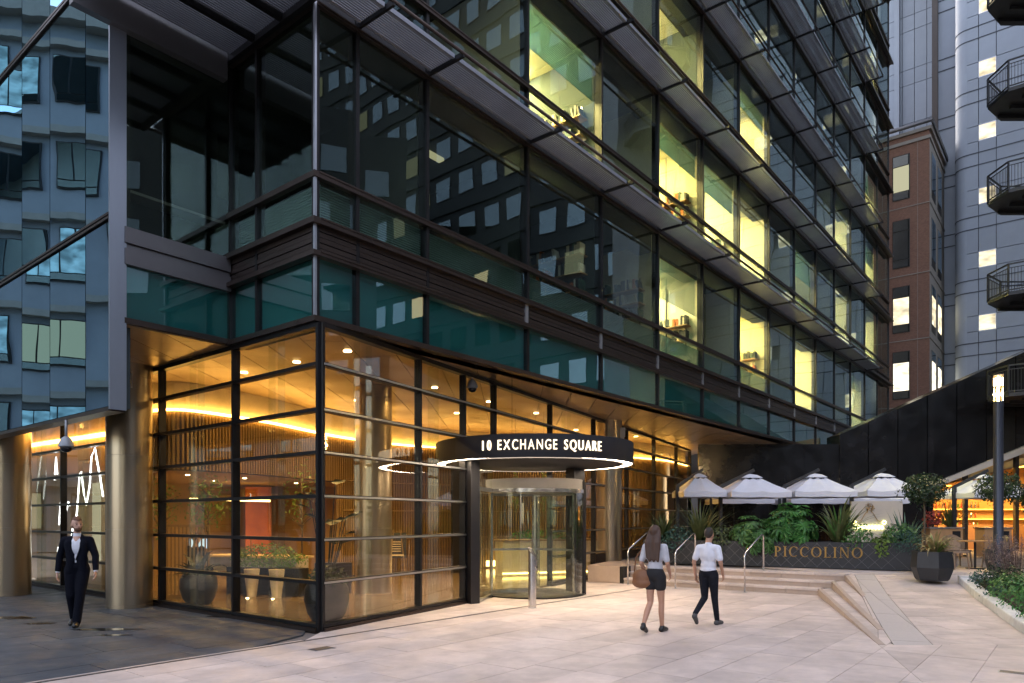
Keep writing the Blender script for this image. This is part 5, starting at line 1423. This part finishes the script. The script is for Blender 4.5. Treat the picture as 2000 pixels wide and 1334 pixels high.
# curved counter
ct = thing('lobby_counter','long curved cream counter with timber top inside the lobby','counter',(0,0,.03))
cp = spline([(-7.9,17.3),(-7.2,17.6),(-6.0,17.3),(-4.9,16.7)],8); m = MB(); m2 = MB()
for a, b in zip(cp, cp[1:]):
    d = (b-a).normalized(); n2 = Vector((-d.y,d.x))
    for mm, o0, o1, z0, z1 in ((m,-.18,.18,.45,.80),(m2,-.36,.36,.80,.85)):
        q = [a+n2*o0,b+n2*o0,b+n2*o1,a+n2*o1]; mm.prism([(e.x,e.y) for e in q],z0,z1)
m.build('counter_front','cream',ct,fixn=True); m2.build('counter_top','counter_top',ct,fixn=True)
for f in (2,12,22): p = cp[f]; MB().tube([(p.x,p.y,0),(p.x,p.y,.46)],.05,10).build('counter_leg','bronze_frame',ct)
for (x, y, lab) in ((-5.15,15.6,'uplit white cone pot nearest the corner inside the lobby'),(-5.75,15.75,'uplit white cone pot second from corner in the lobby')):
    t = thing('cone_pot', lab, 'plant pot', (x,y,.03), 0, 'uplit cone pots'); smooth_angle(MB().lathe([(.10,0),(.17,.62),(.15,.62),(.09,.05)],0,0,24).build('pot','cream',t),40)
    MB().lathe([(.03,.002),(.03,.012)],.0,-.26,12).build('uplight','down_light',t)
hd = thing('hedge_trough','low leafy hedge in a dark trough on the lobby floor','planter',(-5.6,16.3,.03),R(-20))
MB().box(-1.0,1.0,-.18,.18,0,.62).build('trough','bowl_black',hd); leafball(1100,(1.0,.24,.30),.09,111,(0,0,.85)).build('leaves','leaf_lime',hd)
def small_tree(x, y, h, label, seed, n=420, mt='leaf_lime', r=.5):
    t = thing('indoor_tree', label, 'tree', (x,y,.03), 0, 'slender trees inside the lobby')
    rr = random.Random(seed); m = MB().tube([(0,0,0),(.03,.02,h*.5),(0,.03,h*.95)],[.03,.024,.012],7); m.build('trunk','bark',t,smooth=True)
    m = MB()
    for i in range(12):
        a = rr.uniform(0,2*PI); z = h*rr.uniform(.5,.9); m.tube([(0,0,z),(math.cos(a)*r*.5,math.sin(a)*r*.5,z+.2),(math.cos(a)*r,math.sin(a)*r,z+.3)],[.010,.007,.003],5)
    m.build('limb','bark',t)
    leafball(n,(r,r,h*.28),.10,seed+1,(0,0,h*.82),.3).build('crown',mt,t)
small_tree(-7.1,16.6,2.6,'slender leafy indoor tree behind the middle lobby pane',121)
small_tree(-5.3,17.9,2.9,'sparse indoor tree with bare limbs near the corner',123,150)
small_tree(-7.9,15.95,2.5,'small indoor tree seen beside the steel column',125,300)
t = thing('slat_screen','low timber slat screen behind the left bowl planter','screen',(-7.15,15.75,.03),R(15))
MB().box(-.45,.45,-.02,.02,0,.06).build('bottom_rail','timber',t); MB().box(-.45,.45,-.02,.02,1.55,1.60).build('top_rail','timber',t)
for q in range(12): MB().box(-.44+q*.077,-.44+q*.077+.03,-.015,.015,.06,1.55).build('slat','timber',t)
t = thing('monitor','small desk monitor glowing on the lobby counter','monitor',(-7.75,17.6,.885),R(20))
MB().box(-.22,.22,-.015,.015,.12,.40).build('casing','bronze_frame',t); MB().box(-.20,.20,-.022,-.016,.14,.38).build('screen','screen',t); MB().box(-.03,.03,-.01,.01,.01,.12).build('stand','bronze_frame',t); MB().box(-.1,.1,-.07,.07,0,.01).build('foot','bronze_frame',t)
t = thing('easel_sign','dark notice board on a timber easel inside the lobby','sign',(-3.45,21.4,.03),R(10))
o = MB().box(-.28,.28,-.02,.02,.55,1.32).build('board','jamb_black',t); o.rotation_euler=(R(-8),0,0)
o = MB().box(-.20,.20,-.026,-.021,.62,.66).build('print','cream',t); o.rotation_euler=(R(-8),0,0)
for q in range(5):
    o = MB().box(-.2,.12,-.026,-.021,.75+q*.07,.77+q*.07).build('print','cream',t); o.rotation_euler=(R(-8),0,0)
for sgn in (-1,1): MB().bar((sgn*.26,.0,0),(sgn*.1,.18,1.4),.03).build('leg','timber',t)
MB().bar((0,.55,0),(0,.2,1.35),.03).build('leg','timber',t)
t = thing('armchair','dark low lounge chair beside lobby column','chair',(-3.7,14.6,.03),R(200))
MB().box(-.36,.36,-.34,.34,.22,.42).build('seat','jamb_black',t); o = MB().box(-.36,.36,.28,.40,.42,.85).build('backrest','jamb_black',t)
for a, b in ((-1,-1),(1,-1),(1,1),(-1,1)): MB().bar((a*.3,b*.28,0),(a*.3,b*.28,.22),.03).build('leg','stainless',t)
t = thing('reception_desk','cream reception desk with plants seen through the revolving door','desk',(1.1,22.3,.03),R(20))
MB().box(-1.6,1.6,-.35,.35,0,1.05).build('desk_front','cream',t); MB().box(-1.7,1.7,-.42,.42,1.05,1.10).build('desk_top','timber',t); MB().box(-1.6,1.6,-.37,-.355,.06,.10).build('plinth_light','under_glow',t)
plant('desk_plants','row of low green plants on the reception desk','plant',(1.1,22.3,1.13),[('leaves',leafball(500,(1.2,.25,.18),.10,131,(0,0,.12)),'leaf_green'),('stems',stems(6,.3,.1,21),'bark')])
for (x, y, lab) in ((.1,19.6,'tall yellow hanging plant strand left of door centre'),(.9,20.2,'tall yellow hanging plant strand at door centre')):
    t = thing('hanging_plant', lab, 'plant', (x,y,4.8), 0, 'hanging plant strands'); MB().tube([(0,0,0),(0,0,-3.0)],.006,5).build('wire','stainless',t)
    leafball(260,(.07,.07,1.0),.06,int(x*10)+141,(0,0,-1.9),.1).build('leaves','leaf_lime',t)
# pendant lamps over the counter
for (x, y, lab) in ((-6.3,17.2,'small disc lamp left on the lobby counter'),(-5.6,17.0,'small disc lamp right on lobby counter')):
    t = thing('table_lamp', lab, 'lamp', (x,y,.885), 0, 'disc table lamps'); MB().tube([(0,0,0),(0,0,.42)],.012,8).build('stem','gold_letter',t)
    smooth_angle(MB().lathe([(.02,.46),(.13,.42),(.13,.41),(.0,.43)],0,0,24).build('lamp_shade','bronze_frame',t),40); MB().lathe([(.06,.400),(.06,.408)],0,0,16).build('lamp_disc','down_light',t)
# office shelves with books
BOOKC = ['jamb_black','cream','leaf_blue','office_dim','kerb_white','orange_panel','bronze_frame']
def shelf(k, j, label, lv=3, boards=(.95,1.42), n=12):
    z = zk(k); b = SB[j+1]-.06; p = BW(b, 0)
    t = thing('bookshelf', label, 'shelf', (p.x,p.y,z), AU, 'office shelves'); rr = random.Random(k*31+j)
    for zb_ in boards:
        MB().box(-.34,0,.35,2.3,zb_,zb_+.03).build('shelf_board','wood_bar',t)
        y = .4
        while y < 2.2:
            w = rr.uniform(.04,.09); h = rr.uniform(.22,.33); o = MB().box(-.28,-.03,0,w,0,h).build('book',rr.choice(BOOKC),t); o.location=(0,y,zb_+.032)
            if rr.random() < .2: o.rotation_euler=(R(-12),0,0); w += .05
            y += w+.006+(rr.uniform(.1,.35) if rr.random() < .12 else 0)
    for y in (.5,2.1): MB().box(-.02,-.002,y,y+.03,boards[0]-.3,boards[-1]+.4).build('shelf_upright','stainless',t)
shelf(1,3,'bookshelf with binders in the brightest large lit office')
shelf(0,5,'bookshelf in the lit first storey office right of the dark bays')
shelf(1,5,'bookshelf with binders in second storey office right of the brightest one')
shelf(0,3,'dim bookshelf in dark first storey office above the canopy',boards=(1.0,1.45,1.9))
shelf(0,4,'dim bookshelf in unlit first storey office beside the lit one',boards=(1.0,1.4,1.8))
shelf(0,7,'bookshelf in the second lit office of the first storey')
shelf(1,6,'bookshelf in the narrow lit office farther along second storey',boards=(.9,))
shelf(2,5,'bookshelf high up in the lit third storey office',boards=(.9,))

# ------------------------------------------------------------------ people
pm('skin', (.55,.33,.24), .55, var=.05, scale=20); pm('skin_tan', (.47,.26,.17), .55, var=.05, scale=20)
pm('suit_navy', (.004,.005,.010), .85, spec=.12, var=.15, scale=30, bump=.7, bscale=11); pm('shirt_white', (.72,.74,.80), .8, var=.07, scale=15, bump=.9, bscale=11); pm('hair_brown', (.06,.030,.018), .6, var=.3, scale=40, stretch=(1,1,.1))
pm('hair_dark', (.025,.018,.014), .7, var=.3, scale=40); pm('hair_ginger', (.12,.055,.028), .7, var=.3, scale=60); pm('shoe_black', (.01,.01,.011), .3); pm('shoe_grey', (.07,.07,.072), .6)
pm('jeans_dark', (.014,.016,.022), .9, spec=.15, var=.3, scale=14, bump=.9, bscale=13); pm('shorts_black', (.010,.010,.012), .8); pm('leather_tan', (.20,.085,.035), .5, var=.15, scale=10); pm('top_grey', (.50,.51,.55), .8, var=.12, scale=10, bump=.9, bscale=10)
pm('eye_dark', (.02,.015,.012), .2); pm('lip', (.35,.14,.11), .5); pm('belt', (.012,.01,.009), .4)
def blend(mb, name, mat, parent, voxel=.011, smooth_it=6):
    o = mb.build(name, mat, None)
    r = o.modifiers.new('r','REMESH'); r.mode = 'VOXEL'; r.voxel_size = voxel; r.use_smooth_shade = True
    if smooth_it:
        s_ = o.modifiers.new('s','SMOOTH'); s_.iterations = smooth_it; s_.factor = .5
    me = baked(o); bpy.data.objects.remove(o)
    me.materials.clear(); me.materials.append(MATS[mat])
    me.polygons.foreach_set('use_smooth',[True]*len(me.polygons))
    q = bpy.data.objects.new(name, me); COL.objects.link(q); q.parent = parent
    return q
def chain(mb, pts, rad):
    for (a, ra), (b, rb) in zip(zip(pts, rad), zip(pts[1:], rad[1:])): mb.capsule(a, ra, b, rb)
def hand(mb, wrist, elbow, side, k=1.):
    """palm, four curled fingers and a thumb; side=+1 right hand"""
    w = Vector(wrist); d = (w-Vector(elbow)).normalized(); e = Vector((side,0,0)); e = (e-d*e.dot(d)).normalized(); f = d.cross(e).normalized()
    if f.y < 0: f = -f                         # thumb side faces forward (+y)
    pal = w+d*.045*k
    for q in (-.026,-.009,.009,.026): mb.capsule(w+d*.01+f*q*.6, .013*k, w+d*.085*k+f*q, .011*k, 8)
    for q, L_ in zip((.030,.011,-.009,-.027),(.068,.078,.072,.056)):
        a = w+d*.09*k+f*q; b = a+d*L_*.5*k-e*.012; c = b+d*L_*.45*k-e*.03
        mb.capsule(a,.0095*k,b,.0088*k,8); mb.capsule(b,.0088*k,c,.0075*k,8)
    a = w+d*.03*k+f*.028; b = a+d*.035*k+f*.028-e*.012; c = b+d*.032*k+f*.006-e*.012
    mb.capsule(a,.0125*k,b,.0105*k,8); mb.capsule(b,.0105*k,c,.0085*k,8)
def head(mb, c, s=1., yaw=0.):
    cx, cy, cz = c; ca, sa = math.cos(yaw), math.sin(yaw)
    def P(x,y,z): return (cx+(x*ca-y*sa)*s, cy+(x*sa+y*ca)*s, cz+z*s)
    mb.ellipsoid(P(0,-.012,.028),(.076*s,.092*s,.098*s),20,14); mb.ellipsoid(P(0,.022,-.045),(.058*s,.066*s,.075*s),18,12)
    mb.ellipsoid(P(0,.052,-.085),(.030*s,.030*s,.028*s),12,8)
    mb.capsule(P(0,.083,.012),.010*s,P(0,.108,-.024),.014*s,8)
    for q in (1,-1): mb.ellipsoid(P(q*.078,-.008,-.008),(.012*s,.020*s,.032*s),10,8); mb.ellipsoid(P(q*.036,.056,-.012),(.024*s,.026*s,.022*s),10,8)
    return P
def person(name, label, loc, rz, S, spec):
    t = thing(name, label, 'person', loc, rz)
    J = {k: Vector(v)*S for k, v in spec['j'].items()}
    sk = spec['skin']
    b = MB(); P = head(b, J['head'], S, spec.get('yaw',0))
    chain(b,[J['neck'],J['head']-Vector((0,.01,.05))*S],[.056*S,.052*S])
    # trunk and limbs: one continuous body
    b.ellipsoid((J['chest']+Vector((0,0,.0)))[:],(.155*S,.10*S,.17*S)); b.ellipsoid(J['waist'][:],(.125*S,.09*S,.14*S)); lk = spec.get('legs',1.); b.ellipsoid(J['pelvis'][:],(.125*S,.085*S,.09*S))
    for s_ in 'RL':
        chain(b,[J['sh'+s_],J['el'+s_],J['wr'+s_]],[.047*S,.037*S,.026*S]); hand(b,J['wr'+s_],J['el'+s_],1 if s_=='R' else -1,S)
        chain(b,[J['hip'+s_],(J['hip'+s_]+J['kn'+s_])/2,J['kn'+s_],(J['kn'+s_]*.6+J['an'+s_]*.4)+Vector((0,-.015,0)),J['an'+s_]],[q*S*lk for q in (.080,.070,.050,.050,.033)])
        fd = (J['toe'+s_]-J['an'+s_]); chain(b,[J['an'+s_]-Vector((0,0,.03)),J['toe'+s_]],[.034*S,.024*S])
    chain(b,[J['chest']+Vector((0,0,.10))*S,J['neck']],[.09*S,.056*S])
    blend(b,'body',sk,t,.0075,2)
    for q in (1,-1):
        e = MB().ellipsoid(P(q*.031,.079,.004),(.011*S,.007*S,.006*S),10,8); e.build('eye','eye_dark',t,smooth=True)
        MB().capsule(P(q*.018,.086,.024),.004*S,P(q*.048,.074,.024),.003*S,6).build('eyebrow',spec['hair'],t,smooth=True)
    MB().capsule(P(-.018,.085,-.058),.005*S,P(.018,.085,-.058),.005*S,8).build('mouth','lip',t,smooth=True)
    spec['clothes'](t,J,S,P)
    return t
def jset(**k):
    d = dict(head=(0,.02,1.66),neck=(0,-.005,1.49),chest=(0,0,1.29),waist=(0,0,1.09),pelvis=(0,-.01,.95),
             shR=(.180,-.01,1.405),shL=(-.180,-.01,1.405),elR=(.245,-.06,1.14),elL=(-.245,.04,1.14),wrR=(.25,.04,.90),wrL=(-.25,.14,.91),
             hipR=(.09,0,.92),hipL=(-.09,0,.92),knR=(.095,.10,.50),knL=(-.09,.0,.49),anR=(.09,.12,.09),anL=(-.09,-.22,.12),toeR=(.11,.27,.03),toeL=(-.10,-.09,.03))
    d.update(k); return d
def trousers(t,J,S,mat,r=(.105,.088,.068,.060,.056),name='trousers'):
    m = MB(); m.ellipsoid((J['pelvis']+Vector((0,0,.03*S)))[:],(.168*S,.120*S,.125*S))
    for s_ in 'RL':
        chain(m,[J['hip'+s_],(J['hip'+s_]+J['kn'+s_])/2,J['kn'+s_],J['kn'+s_]*.5+J['an'+s_]*.5,J['an'+s_]-Vector((0,0,.0))],[q*S for q in r])
    return blend(m,name,mat,t,.011,4)
def shoes(t,J,S,mat,hgt=.0):
    for s_ in 'RL':
        a = J['an'+s_]; to = J['toe'+s_]; d = (to-a); d.z = 0; d.normalize(); low = Vector((0,0,-.045*S))
        m = MB(); chain(m,[a+low-d*.035*S,a*.5+to*.5+Vector((0,0,-.012*S)),to+d*.015*S],[.047*S,.046*S,.036*S]); m.capsule(a+Vector((0,0,.0)),.045*S,a+low,.046*S)
        blend(m,'shoe',mat,t,.010,3)
def c_suit(t,J,S,P):
    trousers(t,J,S,'suit_navy',(.105,.092,.076,.070,.066)); shoes(t,J,S,'shoe_black')
    m = MB(); m.ellipsoid(J['chest'][:],(.165*S,.108*S,.185*S)); m.ellipsoid(J['waist'][:],(.135*S,.100*S,.15*S)); chain(m,[J['neck']-Vector((0,0,.06*S)),J['neck']+Vector((0,0,.016*S))],[.068*S,.063*S])
    blend(m,'shirt','shirt_white',t,.011,3)
    m = MB()
    # jacket: shoulders, back, sides and skirt, left open in a V at the front
    for q in (1,-1):
        m.capsule(J['chest']+Vector((q*.07,-.01,.10))*S,.085*S,J['sh'+('R' if q>0 else 'L')],.064*S)
        m.capsule(J['chest']+Vector((q*.105,.035,.06))*S,.075*S,J['waist']+Vector((q*.070,.045,-.02))*S,.080*S); m.capsule(J['waist']+Vector((q*.070,.045,-.02))*S,.080*S,J['pelvis']+Vector((q*.095,.05,-.06))*S,.075*S)
    m.ellipsoid((J['chest']+Vector((0,-.045,.02))*S)[:],(.18*S,.09*S,.20*S)); m.ellipsoid((J['waist']+Vector((0,-.03,0))*S)[:],(.155*S,.095*S,.17*S)); m.ellipsoid((J['pelvis']+Vector((0,-.02,.0))*S)[:],(.178*S,.125*S,.15*S))
    for s_ in 'RL':
        w = J['el'+s_]+(J['wr'+s_]-J['el'+s_])*.88; chain(m,[J['sh'+s_],J['el'+s_],w],[.066*S,.056*S,.046*S])
    blend(m,'jacket','suit_navy',t,.010,4)
    for s_ in 'RL':
        a = J['el'+s_]+(J['wr'+s_]-J['el'+s_])*.90; blend(MB().capsule(a,.038*S,J['wr'+s_]-(J['wr'+s_]-a)*.3,.036*S),'cuff','shirt_white',t,.008,2)
    for q in (1,-1):                          # lapels
        m = MB(); m.capsule(J['neck']+Vector((q*.062,.0,.01))*S,.018*S,J['chest']+Vector((q*.085,.105,.02))*S,.016*S); m.capsule(J['chest']+Vector((q*.085,.105,.02))*S,.016*S,J['waist']+Vector((q*.012,.118,.0))*S,.012*S); blend(m,'lapel','suit_navy',t,.008,2)
    m = MB(); c = J['head']; m.ellipsoid(P(0,-.02,.045),(.080*S,.093*S,.092*S),18,12); o = blend(m,'hair','hair_dark',t,.008,2)
    for v in o.data.vertices:                 # hair line: keep the crown and back only
        pass
    m = MB(); m.ellipsoid(P(0,.045,-.075),(.052*S,.052*S,.045*S),14,10); m.capsule(P(-.058,.01,-.04),.022*S,P(-.03,.055,-.075),.026*S); m.capsule(P(.058,.01,-.04),.022*S,P(.03,.055,-.075),.026*S)
    blend(m,'beard','hair_ginger',t,.007,3)
def trimmed_hair(t,P,S,mat,name='hair',rx=.084,front=.055):
    """cap of hair cut along a hair line: lower towards the back"""
    c = Vector(P(0,-.014,.032)); m = MB().ellipsoid((0,0,0),(rx*S,.101*S,.107*S),24,18)
    fwd = (Vector(P(0,1,0))-Vector(P(0,0,0))).normalized(); sd_ = Vector((fwd.y,-fwd.x,0))
    vs_ = []; 
    for v in m.v:
        p = c+sd_*v[0]+fwd*v[1]+Vector((0,0,v[2])); f = v[1]/(.101*S); lim = (-.06+ (.095 if f > .25 else (.02 if f > -.2 else -.04)))*S
        if v[2] < lim: p = c+(sd_*v[0]+fwd*v[1])*.72+Vector((0,0,lim*1.0))
        vs_.append(tuple(p))
    m.v = vs_
    return m.build(name,mat,t,smooth=True)
_old = c_suit
def c_suit2(t,J,S,P):
    _old(t,J,S,P)
    for ch in list(t.children):
        if ch.name.split('.')[0] == 'hair': bpy.data.objects.remove(ch)
    trimmed_hair(t,P,S,'hair_ginger',rx=.0795)
def c_tee(t,J,S,P):
    trousers(t,J,S,'jeans_dark',(.100,.082,.062,.054,.046),'jeans'); shoes(t,J,S,'shoe_grey')
    m = MB(); m.ellipsoid(J['chest'][:],(.178*S,.118*S,.20*S)); m.ellipsoid(J['waist'][:],(.150*S,.112*S,.17*S)); m.ellipsoid((J['pelvis']+Vector((0,0,.05))*S)[:],(.162*S,.120*S,.11*S))
    chain(m,[J['chest']+Vector((0,0,.14))*S,J['neck']-Vector((0,0,.01))*S],[.09*S,.064*S])
    for s_ in 'RL': m.capsule(J['chest']+Vector((.09 if s_=='R' else -.09,0,.11))*S,.085*S,J['sh'+s_],.068*S); m.capsule(J['sh'+s_],.068*S,J['sh'+s_]+(J['el'+s_]-J['sh'+s_])*.72,.060*S)
    blend(m,'t_shirt','shirt_white',t,.011,4)
    trimmed_hair(t,P,S,'hair_dark')
def c_shorts(t,J,S,P):
    m = MB(); m.ellipsoid((J['pelvis']+Vector((0,0,.02))*S)[:],(.172*S,.128*S,.14*S))
    for s_ in 'RL': m.capsule(J['hip'+s_],.104*S,J['hip'+s_]+(J['kn'+s_]-J['hip'+s_])*.36,.096*S)
    blend(m,'shorts','shorts_black',t,.011,4); shoes(t,J,S,'shoe_black')
    m = MB(); m.ellipsoid(J['chest'][:],(.162*S,.112*S,.185*S)); m.ellipsoid(J['waist'][:],(.138*S,.105*S,.16*S)); chain(m,[J['chest']+Vector((0,0,.12))*S,J['neck']-Vector((0,0,.02))*S],[.085*S,.058*S])
    for s_ in 'RL': m.capsule(J['chest']+Vector((.08 if s_=='R' else -.08,0,.11))*S,.075*S,J['sh'+s_],.060*S); chain(m,[J['sh'+s_],J['sh'+s_]+(J['el'+s_]-J['sh'+s_])*.8],[.060*S,.052*S])
    blend(m,'blouse','top_grey',t,.011,4)
    m = MB(); h = J['head']; m.ellipsoid(P(0,-.028,.035),(.092*S,.100*S,.105*S),18,12)
    for q in range(9):
        x = -.085+.021*q; m.capsule(P(x,-.055,.02),.032*S,P(x*1.25,-.115-.01*math.cos(q),-.16),.034*S); m.capsule(P(x*1.25,-.115-.01*math.cos(q),-.16),.034*S,P(x*1.15,-.13,-.40-.03*((q*7)%3)),.022*S)
    blend(m,'hair','hair_brown',t,.010,3)
man = jset(elR=(.26,-.05,1.14),wrR=(.285,-.02,.89),elL=(-.27,.02,1.15),wrL=(-.29,.10,.90),knR=(.085,.02,.50),knL=(-.065,.10,.51),anR=(.08,-.16,.12),anL=(-.03,.16,.085),toeR=(.10,-.03,.03),toeL=(-.035,.31,.035))
person('person','bearded man in dark navy suit and white shirt walking past steel column',(-7.15,11.72,0),R(180+18),1.0,dict(j=man,skin='skin',hair='hair_ginger',clothes=c_suit2,legs=.72,yaw=R(32)))
tee = jset(head=(0,.03,1.65),elR=(.255,-.04,1.15),wrR=(.23,.10,.93),elL=(-.255,-.07,1.15),wrL=(-.25,-.02,.91),knR=(.09,.06,.49),knL=(-.085,.02,.50),anR=(.09,.16,.085),anL=(-.08,-.36,.24),toeR=(.10,.31,.03),toeL=(-.085,-.30,.07))
person('person','man in white t shirt and dark jeans walking away towards the steps',(3.24,11.75,0),R(-42),.905,dict(j=tee,skin='skin_tan',hair='hair_dark',clothes=c_tee,legs=.72,yaw=0))
wo = jset(head=(0,.02,1.65),shR=(.165,-.01,1.42),shL=(-.165,-.01,1.42),elR=(.215,.0,1.15),wrR=(.20,.14,.98),elL=(-.225,-.06,1.15),wrL=(-.20,.06,.96),hipR=(.085,0,.92),hipL=(-.085,0,.92),knR=(.085,.06,.49),knL=(-.08,-.02,.49),anR=(.08,.10,.085),anL=(-.075,-.30,.15),toeR=(.09,.24,.03),toeL=(-.08,-.19,.035))
person('person','woman with long brown hair in grey top and black shorts walking away',(2.22,11.05,0),R(-35),.93,dict(j=wo,skin='skin_tan',hair='hair_brown',clothes=c_shorts,yaw=0))
t = thing('shoulder_bag','brown leather bag hanging at the hip of the walking woman','bag',(2.02,11.12,.72),R(-40))
m = MB(); m.ellipsoid((0,0,.12),(.16,.07,.14),18,12); m.ellipsoid((0,0,.04),(.17,.075,.09),18,12); blend(m,'bag_body','leather_tan',t,.012,4)
MB().tube([(-.13,0,.16),(-.10,.0,.42),(.02,.03,.60),(.10,.03,.45),(.13,0,.16)],.010,8).build('strap','leather_tan',t,smooth=True)
seat_j = jset(head=(0,.05,1.27),neck=(0,.01,1.10),chest=(0,0,.90),waist=(0,-.03,.70),pelvis=(0,-.05,.56),shR=(.18,0,1.03),shL=(-.18,0,1.03),elR=(.23,.12,.83),wrR=(.12,.34,.88),elL=(-.23,.12,.83),wrL=(-.12,.34,.88),hipR=(.09,0,.54),hipL=(-.09,0,.54),knR=(.10,.42,.52),knL=(-.10,.42,.52),anR=(.10,.40,.09),anL=(-.10,.40,.09),toeR=(.11,.54,.03),toeL=(-.11,.54,.03))
def c_seat(t,J,S,P):
    trousers(t,J,S,'jeans_dark'); shoes(t,J,S,'shoe_black')
    m = MB(); m.ellipsoid(J['chest'][:],(.18*S,.12*S,.19*S)); m.ellipsoid(J['waist'][:],(.15*S,.115*S,.17*S))
    for s_ in 'RL': chain(m,[J['sh'+s_],J['el'+s_],J['el'+s_]*.2+J['wr'+s_]*.8],[.070*S,.058*S,.046*S])
    blend(m,'jumper','suit_navy',t,.012,4); trimmed_hair(t,P,S,'hair_ginger')
person('person','person in dark jumper sitting at the lobby counter',(-7.45,16.75,.03),R(-15),1.0,dict(j=seat_j,skin='skin',hair='hair_ginger',clothes=c_seat,legs=.72,yaw=R(-20)))
t = thing('stool','round stool under the person at lobby counter','stool',(-7.45,16.70,.03))
MB().lathe([(.17,.40),(.18,.43),(.16,.45)],0,0,20).build('seat','jamb_black',t); MB().tube([(0,0,0),(0,0,.40)],.03,8).build('pedestal','stainless',t); MB().lathe([(.16,0),(.16,.02)],0,0,20).build('foot','stainless',t)

ld = bpy.data.lights.new('lantern_lamp','POINT'); ld.energy = 120; ld.color = (1,.66,.30); ld.shadow_soft_size = .06
lo = bpy.data.objects.new('lantern_lamp', ld); COL.objects.link(lo); lo.location = (10.92,16.0,.35+4.20)
for o_ in bpy.data.objects:
    if o_.name == 'lamp_post': lo.parent = o_; lo.location = (0,0,4.22)
# puddles on the dark granite
pm('water', (.01,.011,.012), .03, var=.05, spec=.6)
for i, (x, y, a, b, lab) in enumerate(((-8.85,12.65,.42,.16,'thin puddle at the left frame edge on dark granite'),(-7.9,11.95,.22,.10,'small round puddle left of the suited man'),(-6.45,11.3,.50,.12,'long thin puddle in front of the suited man'),(-6.0,10.75,.25,.06,'tiny puddle nearest the camera on granite'),(-4.9,12.75,.55,.12,'dark puddle by the base of the left lobby glass'))):
    rr = random.Random(200+i); pts = [((1+.22*math.sin(3*q+i)+.12*rr.uniform(-1,1))*a*math.cos(2*PI*q/28),(1+.22*math.cos(2*q+i)+.12*rr.uniform(-1,1))*b*math.sin(2*PI*q/28)) for q in range(28)]
    t = thing('puddle', lab, 'puddle', (x,y,.0), rr.uniform(-.15,.15), 'puddles on the granite'); MB().prism(pts,-.001,.0035).build('water_film','water',t)
